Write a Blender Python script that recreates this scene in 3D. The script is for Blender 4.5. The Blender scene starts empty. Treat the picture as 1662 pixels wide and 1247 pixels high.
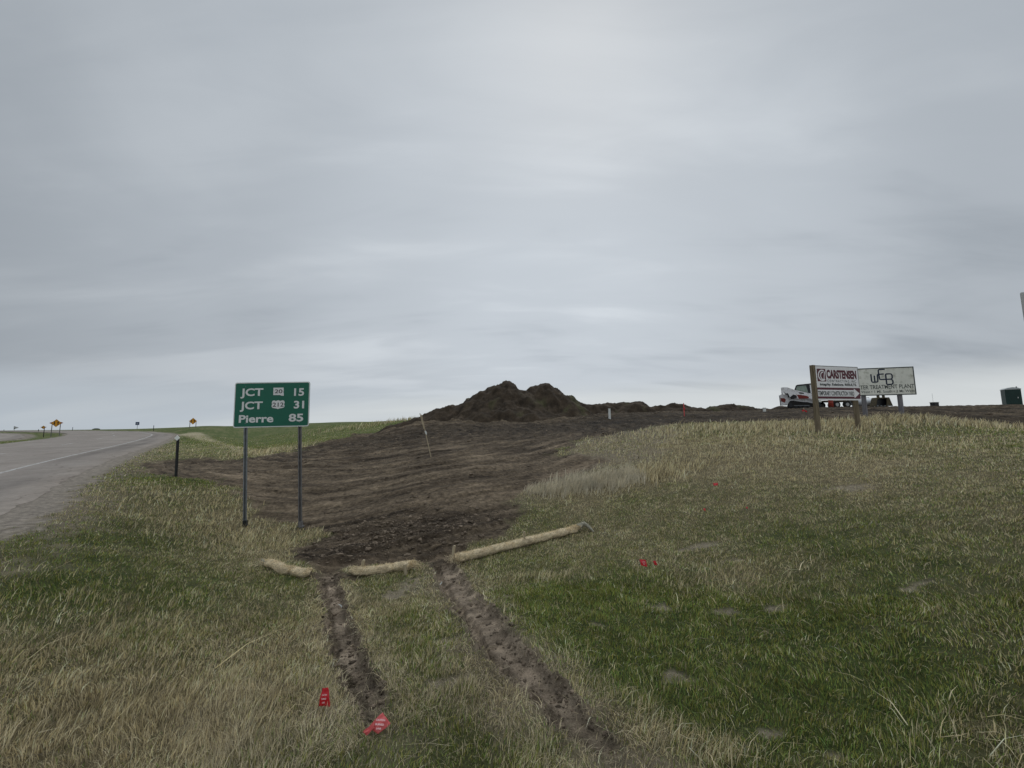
import bpy, bmesh, math, random
import numpy as np
from mathutils import Vector, Matrix, Euler
R = math.radians
random.seed(7); rng = np.random.default_rng(7)
scn = bpy.context.scene
COL = scn.collection
# ------------------------------------------------------------------ camera
EYE = 1.8; FPX = 630.0; PW, PH = 1662.0, 1247.0
PITCH = 5.85; ROLL = -0.8
cam_d = bpy.data.cameras.new('camera'); cam = bpy.data.objects.new('camera', cam_d); COL.objects.link(cam)
cam_d.sensor_width = 36; cam_d.lens = 36 * FPX / PW; cam_d.clip_start = 0.05; cam_d.clip_end = 20000
CM = Matrix.Rotation(R(90 + PITCH), 4, 'X') @ Matrix.Rotation(R(ROLL), 4, 'Z')
cam.matrix_world = Matrix.Translation((0, 0, EYE)) @ CM
scn.camera = cam
scn.render.resolution_x = 1024; scn.render.resolution_y = 768
scn.view_settings.view_transform = 'Standard'; scn.view_settings.look = 'None'
scn.view_settings.exposure = 0.0; scn.view_settings.gamma = 1.0
# ------------------------------------------------------------------ world (overcast)
SUN_EL, SUN_AZ = 48.0, 12.0      # azimuth clockwise from straight ahead (+Y)
wd = bpy.data.worlds.new('World'); scn.world = wd; wd.use_nodes = True
nt = wd.node_tree; nt.nodes.clear()
def N(t, **k):
    n = nt.nodes.new(t)
    for a, b in k.items():
        if a.startswith('i_'):
            key = a[2:]; key = int(key) if key.isdigit() else key
            n.inputs[key].default_value = b
        else: setattr(n, a, b)
    return n
def L(a, b): nt.links.new(a, b)
def Mth(op, a, b=None, clamp=False):
    n = nt.nodes.new('ShaderNodeMath'); n.operation = op; n.use_clamp = clamp
    for i, v in enumerate((a, b)):
        if v is None: continue
        if isinstance(v, (int, float)): n.inputs[i].default_value = v
        else: nt.links.new(v, n.inputs[i])
    return n.outputs[0]
def Ramp(fac, stops, interp='EASE'):
    n = nt.nodes.new('ShaderNodeValToRGB'); n.color_ramp.interpolation = interp
    el = n.color_ramp.elements
    while len(el) > 1: el.remove(el[-1])
    for i, (p, c) in enumerate(stops):
        e = el[0] if i == 0 else el.new(p)
        e.position = p; e.color = (*c, 1) if len(c) == 3 else c
    nt.links.new(fac, n.inputs[0]); return n.outputs[0]
def MixC(f, a, b, mode='MIX'):
    n = nt.nodes.new('ShaderNodeMix'); n.data_type = 'RGBA'; n.blend_type = mode
    for s, v in ((0, f), (6, a), (7, b)):
        if isinstance(v, (int, float)): n.inputs[s].default_value = v
        elif isinstance(v, tuple): n.inputs[s].default_value = (*v, 1)
        else: nt.links.new(v, n.inputs[s])
    return n.outputs[2]
sky = N('ShaderNodeTexSky', sky_type='NISHITA', sun_disc=False)
sky.sun_elevation = R(SUN_EL); sky.sun_rotation = R(SUN_AZ); sky.air_density = 1.5; sky.dust_density = 4
tc = N('ShaderNodeTexCoord'); sep = N('ShaderNodeSeparateXYZ'); L(tc.outputs['Generated'], sep.inputs[0])
dx, dy, dz = sep.outputs
den = Mth('ADD', Mth('MAXIMUM', dz, 0.0), 0.17)
cmb = N('ShaderNodeCombineXYZ'); L(Mth('DIVIDE', dx, den), cmb.inputs[0]); L(Mth('DIVIDE', dy, den), cmb.inputs[1])
def cloud(scale, rot, sx, sy, det, dist, loc):
    m = N('ShaderNodeMapping'); L(cmb.outputs[0], m.inputs[0])
    m.inputs['Rotation'].default_value = (0, 0, R(rot)); m.inputs['Scale'].default_value = (sx, sy, 1); m.inputs['Location'].default_value = loc
    m.vector_type = 'POINT'
    n = N('ShaderNodeTexNoise'); L(m.outputs[0], n.inputs['Vector'])
    n.inputs['Scale'].default_value = scale; n.inputs['Detail'].default_value = det; n.inputs['Roughness'].default_value = 0.5; n.inputs['Distortion'].default_value = dist
    return n.outputs[0]
c1 = cloud(0.36, 12, 0.6, 1.1, 3, 0.7, (2.1, 0.9, 0))
c2 = cloud(1.1, 20, 0.5, 1.3, 6, 0.8, (5.3, 1.2, 3))
c3 = cloud(4.2, 34, 0.35, 1.1, 8, 0.8, (0.3, 7.2, 1))
mixn = Mth('ADD', Mth('ADD', Mth('MULTIPLY', c1, 0.58), Mth('MULTIPLY', c2, 0.30)), Mth('MULTIPLY', c3, 0.12))
base = Ramp(mixn, [(0.35, (0.400, 0.443, 0.492)), (0.46, (0.505, 0.550, 0.600)), (0.57, (0.605, 0.650, 0.697)), (0.70, (0.705, 0.745, 0.782))])
# brighter cloud round the hidden sun
sv = Vector((math.sin(R(8)) * math.cos(R(14)), math.cos(R(8)) * math.cos(R(14)), math.sin(R(14))))
dot = N('ShaderNodeVectorMath', operation='DOT_PRODUCT'); L(tc.outputs['Generated'], dot.inputs[0]); dot.inputs[1].default_value = sv
glow = Ramp(dot.outputs['Value'], [(0.45, (0.66, 0.67, 0.68)), (0.72, (0.83, 0.835, 0.84)), (0.90, (1.00, 1.00, 1.00)), (1.0, (1.10, 1.10, 1.10))])
cl = MixC(1.0, base, glow, 'MULTIPLY')
# unseen sky overhead and behind the viewer brightened to light ground and sign fronts
cl = MixC(1.0, cl, Ramp(dz, [(0.87, (1, 1, 1)), (0.99, (3.0, 3.0, 3.0))]), 'MULTIPLY')
cl = MixC(1.0, cl, Ramp(Mth('ADD', Mth('MULTIPLY', dy, -0.5), 0.5), [(0.47, (1, 1, 1)), (0.75, (1.7, 1.65, 1.58))]), 'MULTIPLY')
# thin pale band and bluer strip near the horizon
hb = cloud(0.20, 3, 0.5, 1.0, 4, 0.6, (9, 3, 2))
hz = Ramp(Mth('ADD', dz, Mth('MULTIPLY', Mth('SUBTRACT', hb, 0.5), 0.06)), [(0.0, (1, 1, 1)), (0.05, (0.85, 0.85, 0.85)), (0.115, (0.0, 0.0, 0.0))])
hcol = Ramp(hb, [(0.38, (0.47, 0.525, 0.58)), (0.60, (0.72, 0.75, 0.745))])
cl = MixC(Mth('MULTIPLY', hz, 0.85), cl, hcol)
bgC = N('ShaderNodeBackground'); L(cl, bgC.inputs[0]); bgC.inputs[1].default_value = 1.0
bgS = N('ShaderNodeBackground'); L(sky.outputs[0], bgS.inputs[0]); bgS.inputs[1].default_value = 0.08
ms = N('ShaderNodeMixShader'); ms.inputs[0].default_value = 0.98; L(bgS.outputs[0], ms.inputs[1]); L(bgC.outputs[0], ms.inputs[2])
ow = N('ShaderNodeOutputWorld'); L(ms.outputs[0], ow.inputs[0])
sd = bpy.data.lights.new('sun', 'SUN'); sd.energy = 0.7; sd.angle = R(25); sd.color = (1, 0.97, 0.92)
sun = bpy.data.objects.new('sun', sd); COL.objects.link(sun)
sdir = Vector((math.sin(R(SUN_AZ)) * math.cos(R(SUN_EL)), math.cos(R(SUN_AZ)) * math.cos(R(SUN_EL)), math.sin(R(SUN_EL))))
sun.rotation_euler = sdir.to_track_quat('Z', 'Y').to_euler(); sun.location = (0, 0, 60)

# ------------------------------------------------------------------ noise and pixel geometry
def _h(ix, iy, seed):
    h = (ix.astype(np.int64) * 374761393 + iy.astype(np.int64) * 668265263 + seed * 974634777) & 0xffffffff
    h = ((h ^ (h >> 13)) * 1274126177) & 0xffffffff
    h = ((h ^ (h >> 16)) * 2246822519) & 0xffffffff
    return (h ^ (h >> 15)) & 0xffffffff
def gn(x, y, s, seed=0):
    """gradient noise, cell size s metres, about -1..1"""
    x = x / s; y = y / s
    x0 = np.floor(x); y0 = np.floor(y); fx = x - x0; fy = y - y0
    ux = fx * fx * fx * (fx * (fx * 6 - 15) + 10); uy = fy * fy * fy * (fy * (fy * 6 - 15) + 10)
    def g(i, j):
        a = _h(x0 + i, y0 + j, seed) * (2 * math.pi / 4294967296.0)
        return np.cos(a) * (fx - i) + np.sin(a) * (fy - j)
    a = g(0, 0) * (1 - ux) + g(1, 0) * ux; b = g(0, 1) * (1 - ux) + g(1, 1) * ux
    return (a * (1 - uy) + b * uy) * 1.5
def fbm(x, y, s, o=4, seed=0, rough=0.5):
    t = 0; a = 1.0; n = 0
    for k in range(o):
        t = t + a * gn(x, y, s, seed + 17 * k); n += a; a *= rough; s *= 0.5
    return t / n * 1.4
def ss(e0, e1, v):
    t = np.clip((v - e0) / (e1 - e0), 0, 1); return t * t * (3 - 2 * t)
RM = np.array(CM.to_3x3())
def ray(px, py):
    d = RM @ np.array([(px - PW / 2) / FPX, -(py - PH / 2) / FPX, -1.0]); return d
def at(px, py, Y):
    d = ray(px, py); t = Y / d[1]; return (d[0] * t, Y, EYE + d[2] * t)

# ------------------------------------------------------------------ roads (right-hand edges, plan + height)
EDGE1 = [(-1.0, -16, .35), (-3.0, -6, .38), (-5.5, 1.2, .4), (-7.5, 5.6, .42), (-10.1, 8.7, .42), (-18.4, 18.4, .47), (-34, 39, .81), (-50, 57, 1.12), (-72, 74, 1.42), (-110, 92, 1.78), (-160, 104, 1.9), (-240, 112, 1.6), (-420, 120, .8)]
EDGE2 = [(-16, -14, .4), (-27, -2, .45), (-43, 22, .5), (-62, 47, .62), (-79, 63, 1.15), (-110, 78, 1.6), (-160, 90, 1.85), (-260, 98, 1.7)]
def catmull(P, n=24):
    P = [np.array(p, float) for p in P]; P = [2 * P[0] - P[1]] + P + [2 * P[-1] - P[-2]]; out = []
    for i in range(1, len(P) - 2):
        p0, p1, p2, p3 = P[i - 1:i + 3]
        for k in range(n):
            t = k / n
            out.append(0.5 * ((2 * p1) + (-p0 + p2) * t + (2 * p0 - 5 * p1 + 4 * p2 - p3) * t * t + (-p0 + 3 * p1 - 3 * p2 + p3) * t ** 3))
    out.append(P[-2]); return np.array(out)
E1 = catmull(EDGE1); E2 = catmull(EDGE2)
W1, W2 = 10.0, 9.0
def frames(E):
    t = np.gradient(E[:, :2], axis=0); t /= np.linalg.norm(t, axis=1)[:, None]
    nrm = np.stack([t[:, 1], -t[:, 0]], 1)      # points to the right of travel
    return t, nrm
def road_field(E, x, y):
    """signed offset to the right of the edge curve (negative on the road) and the road height there"""
    P = E[::3]; _, nr = frames(E); nr = nr[::3]
    best = np.full(x.shape, 1e18); off = np.zeros(x.shape); zz = np.zeros(x.shape)
    for i in range(len(P) - 1):
        a = P[i]; b = P[i + 1]; d = b - a; l2 = d[0] ** 2 + d[1] ** 2
        t = np.clip(((x - a[0]) * d[0] + (y - a[1]) * d[1]) / l2, 0, 1)
        qx = x - a[0] - t * d[0]; qy = y - a[1] - t * d[1]; D = qx * qx + qy * qy
        m = D < best; best = np.where(m, D, best)
        nx = d[1] / math.sqrt(l2); ny = -d[0] / math.sqrt(l2)
        off = np.where(m, np.sign(qx * nx + qy * ny) * np.sqrt(D), off); zz = np.where(m, a[2] + t * d[2], zz)
    return off, zz

# ------------------------------------------------------------------ terrain control points
CP = []      # world x,y,z
def cpx(px, py, Y): CP.append(at(px, py, Y))
for p in [(0, 0, 0), (0, 1.5, 0), (1.5, .5, .03), (-1.5, .5, .05), (3, 0, .2), (6, 0, .7), (-3, 0, .25), (0, -3, .05), (3, -3, .3), (-2.6, -5, .2), (8, -6, .8), (0, -10, .1),
          (-1.2, 2, 0), (1.4, 2, 0), (3.2, 2.2, .2), (5, 3, .55), (9, 4, 1.15), (14, 6, 1.5), (20, 0, 1.6), (30, -10, 1.8), (10, -30, 1.0), (-3, -30, .2)]: CP.append(p)
for p in [(831, 1100, 2.85), (831, 1000, 3.95), (200, 1000, 4.0), (100, 900, 5.0), (465, 918, 6.3), (397, 857, 9.0), (485, 860, 8.9), (620, 930, 6.2), (735, 912, 6.5), (940, 855, 8.0),
          (1045, 912, 5.6), (1300, 1000, 3.8), (1662, 1000, 2.95), (1300, 900, 5.1), (1500, 800, 6.2), (1662, 800, 5.0), (1160, 790, 8.6), (950, 790, 10.5), (1350, 760, 8.8),
          (1250, 725, 11.5), (1330, 702, 14.3), (1394, 697, 15.0), (1460, 674, 16.5), (1402, 677, 17.2), (1662, 698, 13.0), (1560, 690, 15.5), (1662, 690, 17.0),
          (700, 870, 7.6), (600, 800, 11), (699, 742, 14), (500, 762, 14), (400, 745, 19), (285, 774, 12.2), (330, 750, 20), (800, 740, 14), (900, 722, 16), (700, 702, 26), (900, 690, 28), (1000, 680, 29),
          (1050, 700, 17.5), (1100, 689, 18.5), (1250, 686, 18), (1180, 678, 25), (1300, 663.5, 33), (1420, 661, 32), (1645, 659, 42), (1530, 660, 38), (1240, 667, 34), (1110, 670, 36), (980, 672, 38),
          (690, 684, 38), (640, 685, 46), (580, 687, 58), (540, 688.5, 60), (470, 691, 66), (400, 692.5, 80), (313, 694, 63), (340, 692, 85), (250, 696, 95), (500, 716, 32), (600, 702, 38), (430, 722, 40), (380, 712, 50), (350, 722, 32), (320, 705, 50),
          (91, 711, 55), (40, 711, 60)]: cpx(*p)
for E, W in ((EDGE1, W1), (EDGE2, W2)):
    Ea = np.array(E, float); _, nr = frames(Ea)
    for i in range(len(Ea)):
        CP.append((Ea[i, 0] + nr[i, 0] * .6, Ea[i, 1] + nr[i, 1] * .6, Ea[i, 2] - .05)); CP.append((Ea[i, 0] - nr[i, 0] * W, Ea[i, 1] - nr[i, 1] * W, Ea[i, 2] - .05))
for a in range(-180, 180, 15):
    for r, z in ((170, 1.9), (320, 1.6), (1000, 1.6), (4500, 1.6)):
        if r == 170 and a < -20 and a > -75: continue
        if abs(a) > 95: z -= .5
        CP.append((r * math.sin(R(a)), r * math.cos(R(a)), z))
for p in [(60, 60, 2.9), (40, 75, 2.7), (10, 75, 2.3), (-15, 85, 2.0), (70, 30, 2.6)]: CP.append(p)
CP = np.array(CP)
def warp(x, y):
    r = np.sqrt(x * x + (y + .0) ** 2); k = np.arcsinh(r / 3.0) / np.maximum(r, 1e-6); return x * k, y * k
cu, cv = warp(CP[:, 0], CP[:, 1])
def phi(d2): return 0.5 * d2 * np.log(d2 + 1e-12)
n_ = len(CP); A = np.zeros((n_ + 3, n_ + 3))
A[:n_, :n_] = phi((cu[:, None] - cu) ** 2 + (cv[:, None] - cv) ** 2) + np.eye(n_) * 2e-3
A[:n_, n_] = 1; A[:n_, n_ + 1] = cu; A[:n_, n_ + 2] = cv; A[n_:, :n_] = A[:n_, n_:].T
Wt = np.linalg.solve(A, np.concatenate([CP[:, 2], np.zeros(3)]))
def tps(x, y):
    sh = x.shape; x = x.ravel(); y = y.ravel(); u, v = warp(x, y)
    z = Wt[n_] + Wt[n_ + 1] * u + Wt[n_ + 2] * v
    for i in range(n_): z = z + Wt[i] * phi((u - cu[i]) ** 2 + (v - cv[i]) ** 2)
    return z.reshape(sh)
def base_z(x, y):
    z = tps(x, y)
    for E, W in ((E1, W1), (E2, W2)):
        off, rz = road_field(E, x, y)
        k = ss(1.6, 0.1, off) * ss(-W - 1.6, -W - .1, off)
        k = np.where((off < .1) & (off > -W - .1), 1.0, k)
        z = z * (1 - k) + (rz - .045) * k
    return z
def hit(px, py, Y0=1.2, Y1=110.0):
    d = ray(px, py); Y = np.geomspace(Y0, Y1, 900); t = Y / d[1]
    g = EYE + d[2] * t - base_z(d[0] * t, Y)
    w = np.where(g < 0)[0]
    i = w[0] if len(w) else int(np.argmin(g / Y))
    return d[0] * t[i], Y[i]
# polylines / polygons of the ground cover, carried from the photograph onto the terrain
def P2(lst):
    o = []
    for p in lst: o.append(hit(*p) if len(p) == 2 else (p[1], p[2]))
    return np.array(o)
DIRT = P2([(222, 768), (300, 776), (350, 776), (385, 802), (430, 836), (485, 857), (535, 870), (478, 886), (470, 905), (500, 922), (512, 945), (575, 940), (566, 922), (600, 918), (680, 914), (705, 935), (745, 930), (733, 908), (770, 885),
           (822, 866), (846, 835), (830, 812), (880, 790), (950, 764), (975, 745), (900, 738), (935, 716), (1000, 704), (1060, 693), (1110, 688), (1200, 685), (1330, 682), (1480, 679), (1570, 684), (1662, 694),
           (0, 30, 19), (0, 90, 40), (0, 80, 75), (0, 0, 75), (0, -13, 55), (0, -8.7, 38), (640, 694), (590, 704), (530, 716), (470, 734), (400, 745), (330, 741), (240, 750)])
MIXZ = P2([(830, 812), (900, 738), (935, 716), (1000, 700), (1080, 690), (1120, 700), (1060, 745), (960, 770), (860, 815)])
RUT_L = P2([(530, 925), (537, 960), (548, 1000), (556, 1040), (568, 1075), (590, 1120), (612, 1165), (625, 1200)])
RUT_R = P2([(715, 915), (738, 955), (775, 1000), (818, 1055), (860, 1105), (915, 1160), (975, 1215), (1040, 1270)])
def poly_sd(P, x, y):
    best = np.full(x.shape, 1e18); ins = np.zeros(x.shape, bool)
    for i in range(len(P)):
        a = P[i]; b = P[(i + 1) % len(P)]; d = b - a; l2 = max(d @ d, 1e-9)
        t = np.clip(((x - a[0]) * d[0] + (y - a[1]) * d[1]) / l2, 0, 1)
        best = np.minimum(best, (x - a[0] - t * d[0]) ** 2 + (y - a[1] - t * d[1]) ** 2)
        c = ((a[1] > y) != (b[1] > y)) & (x < (b[0] - a[0]) * (y - a[1]) / (b[1] - a[1] + 1e-12) + a[0]); ins ^= c
    d = np.sqrt(best); return np.where(ins, d, -d)
def line_d(P, x, y):
    best = np.full(x.shape, 1e18); tt = np.zeros(x.shape); sg = np.zeros(x.shape)
    for i in range(len(P) - 1):
        a = P[i]; b = P[i + 1]; d = b - a; l2 = d @ d
        t = np.clip(((x - a[0]) * d[0] + (y - a[1]) * d[1]) / l2, 0, 1)
        qx = x - a[0] - t * d[0]; qy = y - a[1] - t * d[1]; D = qx * qx + qy * qy; m = D < best
        best = np.where(m, D, best); tt = np.where(m, (i + t) / (len(P) - 1), tt); sg = np.where(m, np.sign(qx * d[1] - qy * d[0]), sg)
    return np.sqrt(best), tt, sg
def blob(px, py, rx, ry, x, y, a=0):
    c = hit(px, py); X = x - c[0]; Y = y - c[1]; ca, sa = math.cos(a), math.sin(a); u = X * ca + Y * sa; v = -X * sa + Y * ca
    return np.exp(-(u / rx) ** 2 - (v / ry) ** 2)
def fields(x, y):
    """all ground-cover masks at world x,y"""
    F = {}
    nz = fbm(x, y, .5, 4, 3)
    r = np.hypot(x, y)
    dist = poly_sd(DIRT, x, y)
    soft = np.clip(r * .02, .08, .9)
    F['dirt'] = ss(-soft, soft, dist + nz * np.clip(r * .035, .10, .9) + gn(x, y, 1.7, 11) * np.clip(r * .02, 0, .5))
    mz = poly_sd(MIXZ, x, y); F['mix'] = ss(-.5, .7, mz + gn(x, y, 1.2, 5) * .5)
    ruts = []; h = 0
    for P, w0, sd_ in ((RUT_L, .155, 21), (RUT_R, .185, 22)):
        d, t, sg = line_d(P, x, y)
        d = np.abs(d * sg + gn(x, y, .45, sd_) * .045) + fbm(x, y, .12, 3, sd_ + 3) * .022
        w = w0; wv = w0 * (1 + .22 * gn(x, y, .7, sd_ + 1) + .18 * fbm(x, y, .14, 3, sd_ + 9)) * ((1 - .55 * t) if w0 < .2 else (1.1 - .05 * t))
        fade = ss(0, .03, t) * (1 - ss(.62 if w < .2 else .70, 1.0 if w < .2 else 1.02, t + .10 * fbm(x, y, .22, 3, 27)))
        m = ss(wv * 1.3, wv * .75, d + .03 * fbm(x, y, .16, 4, sd_ + 12, .65)) * fade
        ruts.append(m)
        dep = (.055 if w0 < .17 else .038) * ss(wv * 1.0, wv * .6, d) + .05 * ss(wv * .4, wv * .1, np.abs(d * 1.0 - sg * wv * .55)) 
        lip = .026 * np.exp(-((d - wv * 1.15) / (.28 * wv)) ** 2) * np.clip(1 + 1.6 * fbm(x, y, .12, 3, 5), .1, 3)
        h = h + (-dep + lip) * fade
    F['rut'] = np.maximum(ruts[0], ruts[1]); F['rut_h'] = h
    # thinner brown earth round the ruts
    d2, t2, _ = line_d(RUT_R, x, y)
    F['scuff'] = ss(.55, .15, d2 + fbm(x, y, .4, 4, 31) * .25) * .85 + ss(.45, .1, line_d(RUT_L, x, y)[0] + gn(x, y, .5, 32) * .15) * .5
    F['bare'] = np.clip(sum(ss(.35, .75, blob(px, py, a, b, x, y) + nz * .45 + .3 * fbm(x, y, .09, 3, 35) - .12) for px, py, a, b in
        [(672, 948, .34, .42), (640, 965, .2, .2), (720, 1110, .25, .12), (1140, 886, .45, .16), (1172, 997, .22, .10), (1076, 986, .16, .16), (965, 1010, .12, .10), (1255, 990, .2, .1), (1380, 792, .55, .4), (1185, 910, .25, .1), (1480, 955, .25, .12), (830, 968, .1, .08),
         (720, 1040, .2, .1), (1100, 1100, .15, .1), (1250, 1190, .14, .06), (1350, 1225, .08, .05)]), 0, 1)
    # dryness 0 green .. 1 straw
    dr = .46 + .34 * fbm(x, y, 2.3, 4, 41) + .16 * fbm(x, y, .6, 3, 44)
    for px, py, a, b, v in [(900, 990, 1.4, .9, -.40), (1000, 960, 1.2, .7, -.25), (1100, 1060, 1.6, .8, -.42), (1350, 1080, 1.3, .8, -.36), (1500, 900, 1.5, 1.1, -.2), (150, 960, 1.3, 1.0, -.2), (60, 900, 2.0, 1.0, -.34), (120, 870, 1.8, 1.6, -.26), (700, 1215, .6, .3, -.3),
                            (250, 770, 3, 2, -.28), (270, 790, 3, 2, -.18), (620, 1020, .4, .6, -.12), (690, 1000, .4, .6, -.08), (1330, 860, 2, 1.2, -.22),
                            (200, 1150, 1.1, .6, .32), (80, 1230, 1.0, .5, .24), (250, 1050, .8, .8, .26), (420, 1150, .6, .5, .2), (400, 900, 1.6, 1.4, .34), (350, 830, 2.2, 1.6, .36), (380, 970, 1.2, .8, .2), (450, 1050, .5, .8, .14),
                            (1100, 735, 3, 3, .4), (1250, 760, 3, 2, .3), (1450, 780, 3, 2, .22), (1300, 715, 3.5, 2.5, .2), (1600, 850, 1.5, 1.5, .12), (1150, 870, 1.2, .8, .15), (1170, 940, 1.0, .5, .22), (950, 790, 2, 1, .45), (900, 830, 1.2, .9, .05),
                            (850, 1150, .5, .5, .22), (780, 1080, .35, .5, .2), (1600, 1200, .4, .2, .12), (1400, 1180, .9, .4, -.22), (1100, 1230, .22, .12, .3)]:
        dr = dr + v * blob(px, py, a, b, x, y)
    hill = ss(24, 36, y) * ss(2, -4, x)
    dr = dr - .34 * hill
    F['dry'] = np.clip(dr, 0, 1)
    o1, z1 = road_field(E1, x, y); o2, z2 = road_field(E2, x, y)
    gw = .16 + .20 * gn(x, y, 1.7, 51) + .30 * nz + .2 * fbm(x, y, .12, 3, 52)
    F['gravel'] = np.maximum(ss(gw + .45, gw - .05, np.where(o1 > -W1 / 2, o1, -W1 - o1)), ss(1.3, .5, np.where(o2 > -W2 / 2, o2, -W2 - o2)))
    F['off1'] = o1
    F['verge'] = ss(1.9, .3, np.where(o1 > -W1 / 2, o1, -W1 - o1) + .8 * nz + .5 * gn(x, y, 1.3, 53)) * ss(70, 20, r)
    F['path'] = ss(.9, .3, line_d(PATH, x, y)[0] / np.clip(r * .03, .5, 2.5) + nz * .3)
    return F
PATH = P2([(305, 704), (340, 716), (390, 728), (435, 738)])
def ground_z(x, y, F=None):
    if F is None: F = fields(x, y)
    z = base_z(x, y); r = np.hypot(x, y)
    D = F['dirt']; road = ss(.3, -.2, F['off1']) * ss(-W1 - .4, -W1, F['off1'])
    sc = np.clip(r / 14.0, 1, 3)
    # undulation of the turf
    z = z + (1 - road) * (.03 * fbm(x, y, 1.6, 3, 61) + .012 * fbm(x, y, .3, 2, 63)) * np.clip(1 - r / 60, 0, 1) + (1 - road) * .10 * gn(x, y, 14, 66) * ss(20, 45, r)
    # graded soil: tracks left by the grader along curved passes, lumps between them
    q = np.hypot(x + 6, y - 23) + .35 * gn(x, y, 5, 71)
    tr = fbm(q * 1.0, np.arctan2(y - 23, x + 6) * 1.1, .6, 3, 73)
    lump = fbm(x, y, .45, 5, 75, .62); ridge = 1 - np.abs(fbm(x, y, .8, 4, 79, .6)) * 2
    big = ss(24, 34, y) * .34 * fbm(x, y, 1.9, 5, 81, .6) * ss(14, 6, x)
    churn = blob(650, 862, 1.7, 1.1, x, y) + .8 * blob(540, 905, .9, .45, x, y) + .5 * blob(830, 700, 14, 8, x, y) + .5 * blob(330, 752, 3, 1.2, x, y)
    F['churn'] = np.clip(churn, 0, 1)
    z = z + D * ((.060 * tr + .018 * fbm(q, np.arctan2(y - 23, x + 6) * 1.2, .22, 2, 74)) * sc + (.028 + .055 * F['churn']) * lump * sc ** .7 + .022 * ridge * (.4 + 1.6 * F['churn']) - .02 + big)
    z = z + F['rut_h'] + F['rut'] * (.016 * fbm(x, y, .11, 4, 91, .75) + .006 * np.sin(line_d(RUT_R, x, y)[1] * 210))
    z = z - .012 * F['bare']
    return z
def gz(x, y):
    a = np.array([float(x)]); b = np.array([float(y)]); return float(ground_z(a, b)[0])

# ------------------------------------------------------------------ materials
def newmat(name):
    global nt
    m = bpy.data.materials.new(name); m.use_nodes = True; nt = m.node_tree
    return m, nt.nodes['Principled BSDF']
def paint(name, c, rough=.55, metal=0.0, vary=.12, scale=3.0, bump=0.0, dirt=None, spec=.35):
    m, p = newmat(name)
    t = N('ShaderNodeTexCoord'); n = N('ShaderNodeTexNoise'); L(t.outputs['Object'], n.inputs['Vector']); n.inputs['Scale'].default_value = scale; n.inputs['Detail'].default_value = 6; n.inputs['Roughness'].default_value = .6
    lo = tuple(v * (1 - vary) for v in c); hi = tuple(min(1, v * (1 + vary)) for v in c)
    col = Ramp(n.outputs[0], [(.3, lo), (.7, hi)], 'LINEAR')
    if dirt:
        n2 = N('ShaderNodeTexNoise'); L(t.outputs['Object'], n2.inputs['Vector']); n2.inputs['Scale'].default_value = scale * 2.3; n2.inputs['Detail'].default_value = 8
        col = MixC(Ramp(n2.outputs[0], [(.52, (0, 0, 0)), (.72, (.7, .7, .7))], 'LINEAR'), col, dirt)
    L(col, p.inputs['Base Color']); p.inputs['Roughness'].default_value = rough; p.inputs['Metallic'].default_value = metal; p.inputs['Specular IOR Level'].default_value = spec
    if bump:
        b = N('ShaderNodeBump'); b.inputs['Strength'].default_value = bump; b.inputs['Distance'].default_value = .01; L(n.outputs[0], b.inputs['Height']); L(b.outputs[0], p.inputs['Normal'])
    return m
def wood(name, c, c2, scale=1.0):
    m, p = newmat(name)
    t = N('ShaderNodeTexCoord'); mp = N('ShaderNodeMapping'); L(t.outputs['Object'], mp.inputs[0]); mp.inputs['Scale'].default_value = (30 * scale, 30 * scale, 1.6 * scale)
    n = N('ShaderNodeTexNoise'); L(mp.outputs[0], n.inputs['Vector']); n.inputs['Scale'].default_value = 1; n.inputs['Detail'].default_value = 6; n.inputs['Distortion'].default_value = .6
    L(Ramp(n.outputs[0], [(.35, c2), (.62, c)], 'LINEAR'), p.inputs['Base Color']); p.inputs['Roughness'].default_value = .85; p.inputs['Specular IOR Level'].default_value = .15
    b = N('ShaderNodeBump'); b.inputs['Strength'].default_value = .4; b.inputs['Distance'].default_value = .004; L(n.outputs[0], b.inputs['Height']); L(b.outputs[0], p.inputs['Normal'])
    return m
M = {}
M['green'] = paint('sign_green', (.005, .115, .072), .42, 0, .08, 2)
M['signwhite'] = paint('sign_white', (.66, .68, .68), .5, 0, .05, 3)
M['black'] = paint('black_paint', (.012, .012, .014), .5, 0, .2, 5)
M['steel'] = paint('galvanised_steel', (.20, .215, .225), .55, .35, .25, 12)
M['steeldark'] = paint('weathered_steel', (.16, .155, .155), .7, .2, .3, 14)
M['darkpost'] = paint('dark_post', (.016, .018, .018), .6, 0, .3, 9)
M['reflector'] = paint('reflector_white', (.80, .83, .80), .35, 0, .04, 8)
M['yellow'] = paint('warning_yellow', (.60, .27, .012), .45, 0, .12, 6)
M['blue'] = paint('sign_blue', (.02, .045, .13), .45, 0, .1, 6)
M['alu'] = paint('bare_aluminium', (.42, .43, .43), .6, .2, .12, 6)
M['maroon'] = paint('maroon_print', (.085, .005, .018), .45, 0, .08, 4)
M['panelwhite'] = paint('panel_white', (.78, .77, .79), .5, 0, .05, 3)
M['panelold'] = paint('aged_panel', (.68, .68, .63), .65, 0, .1, 2.2, dirt=(.34, .34, .28))
M['inkgrey'] = paint('grey_ink', (.045, .055, .055), .6, 0, .1, 5)
M['navy'] = paint('navy_ink', (.012, .02, .045), .5, 0, .1, 5)
M['post'] = wood('weathered_timber', (.235, .195, .135), (.115, .09, .06))
M['postgrey'] = wood('grey_timber', (.21, .205, .22), (.12, .115, .125))
M['lath'] = wood('pale_lath', (.50, .43, .31), (.33, .27, .18))
M['pink'] = paint('stake_pink', (.62, .09, .09), .6, 0, .1, 6)
M['plasticwhite'] = paint('white_plastic', (.66, .68, .66), .45, 0, .06, 5)
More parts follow.
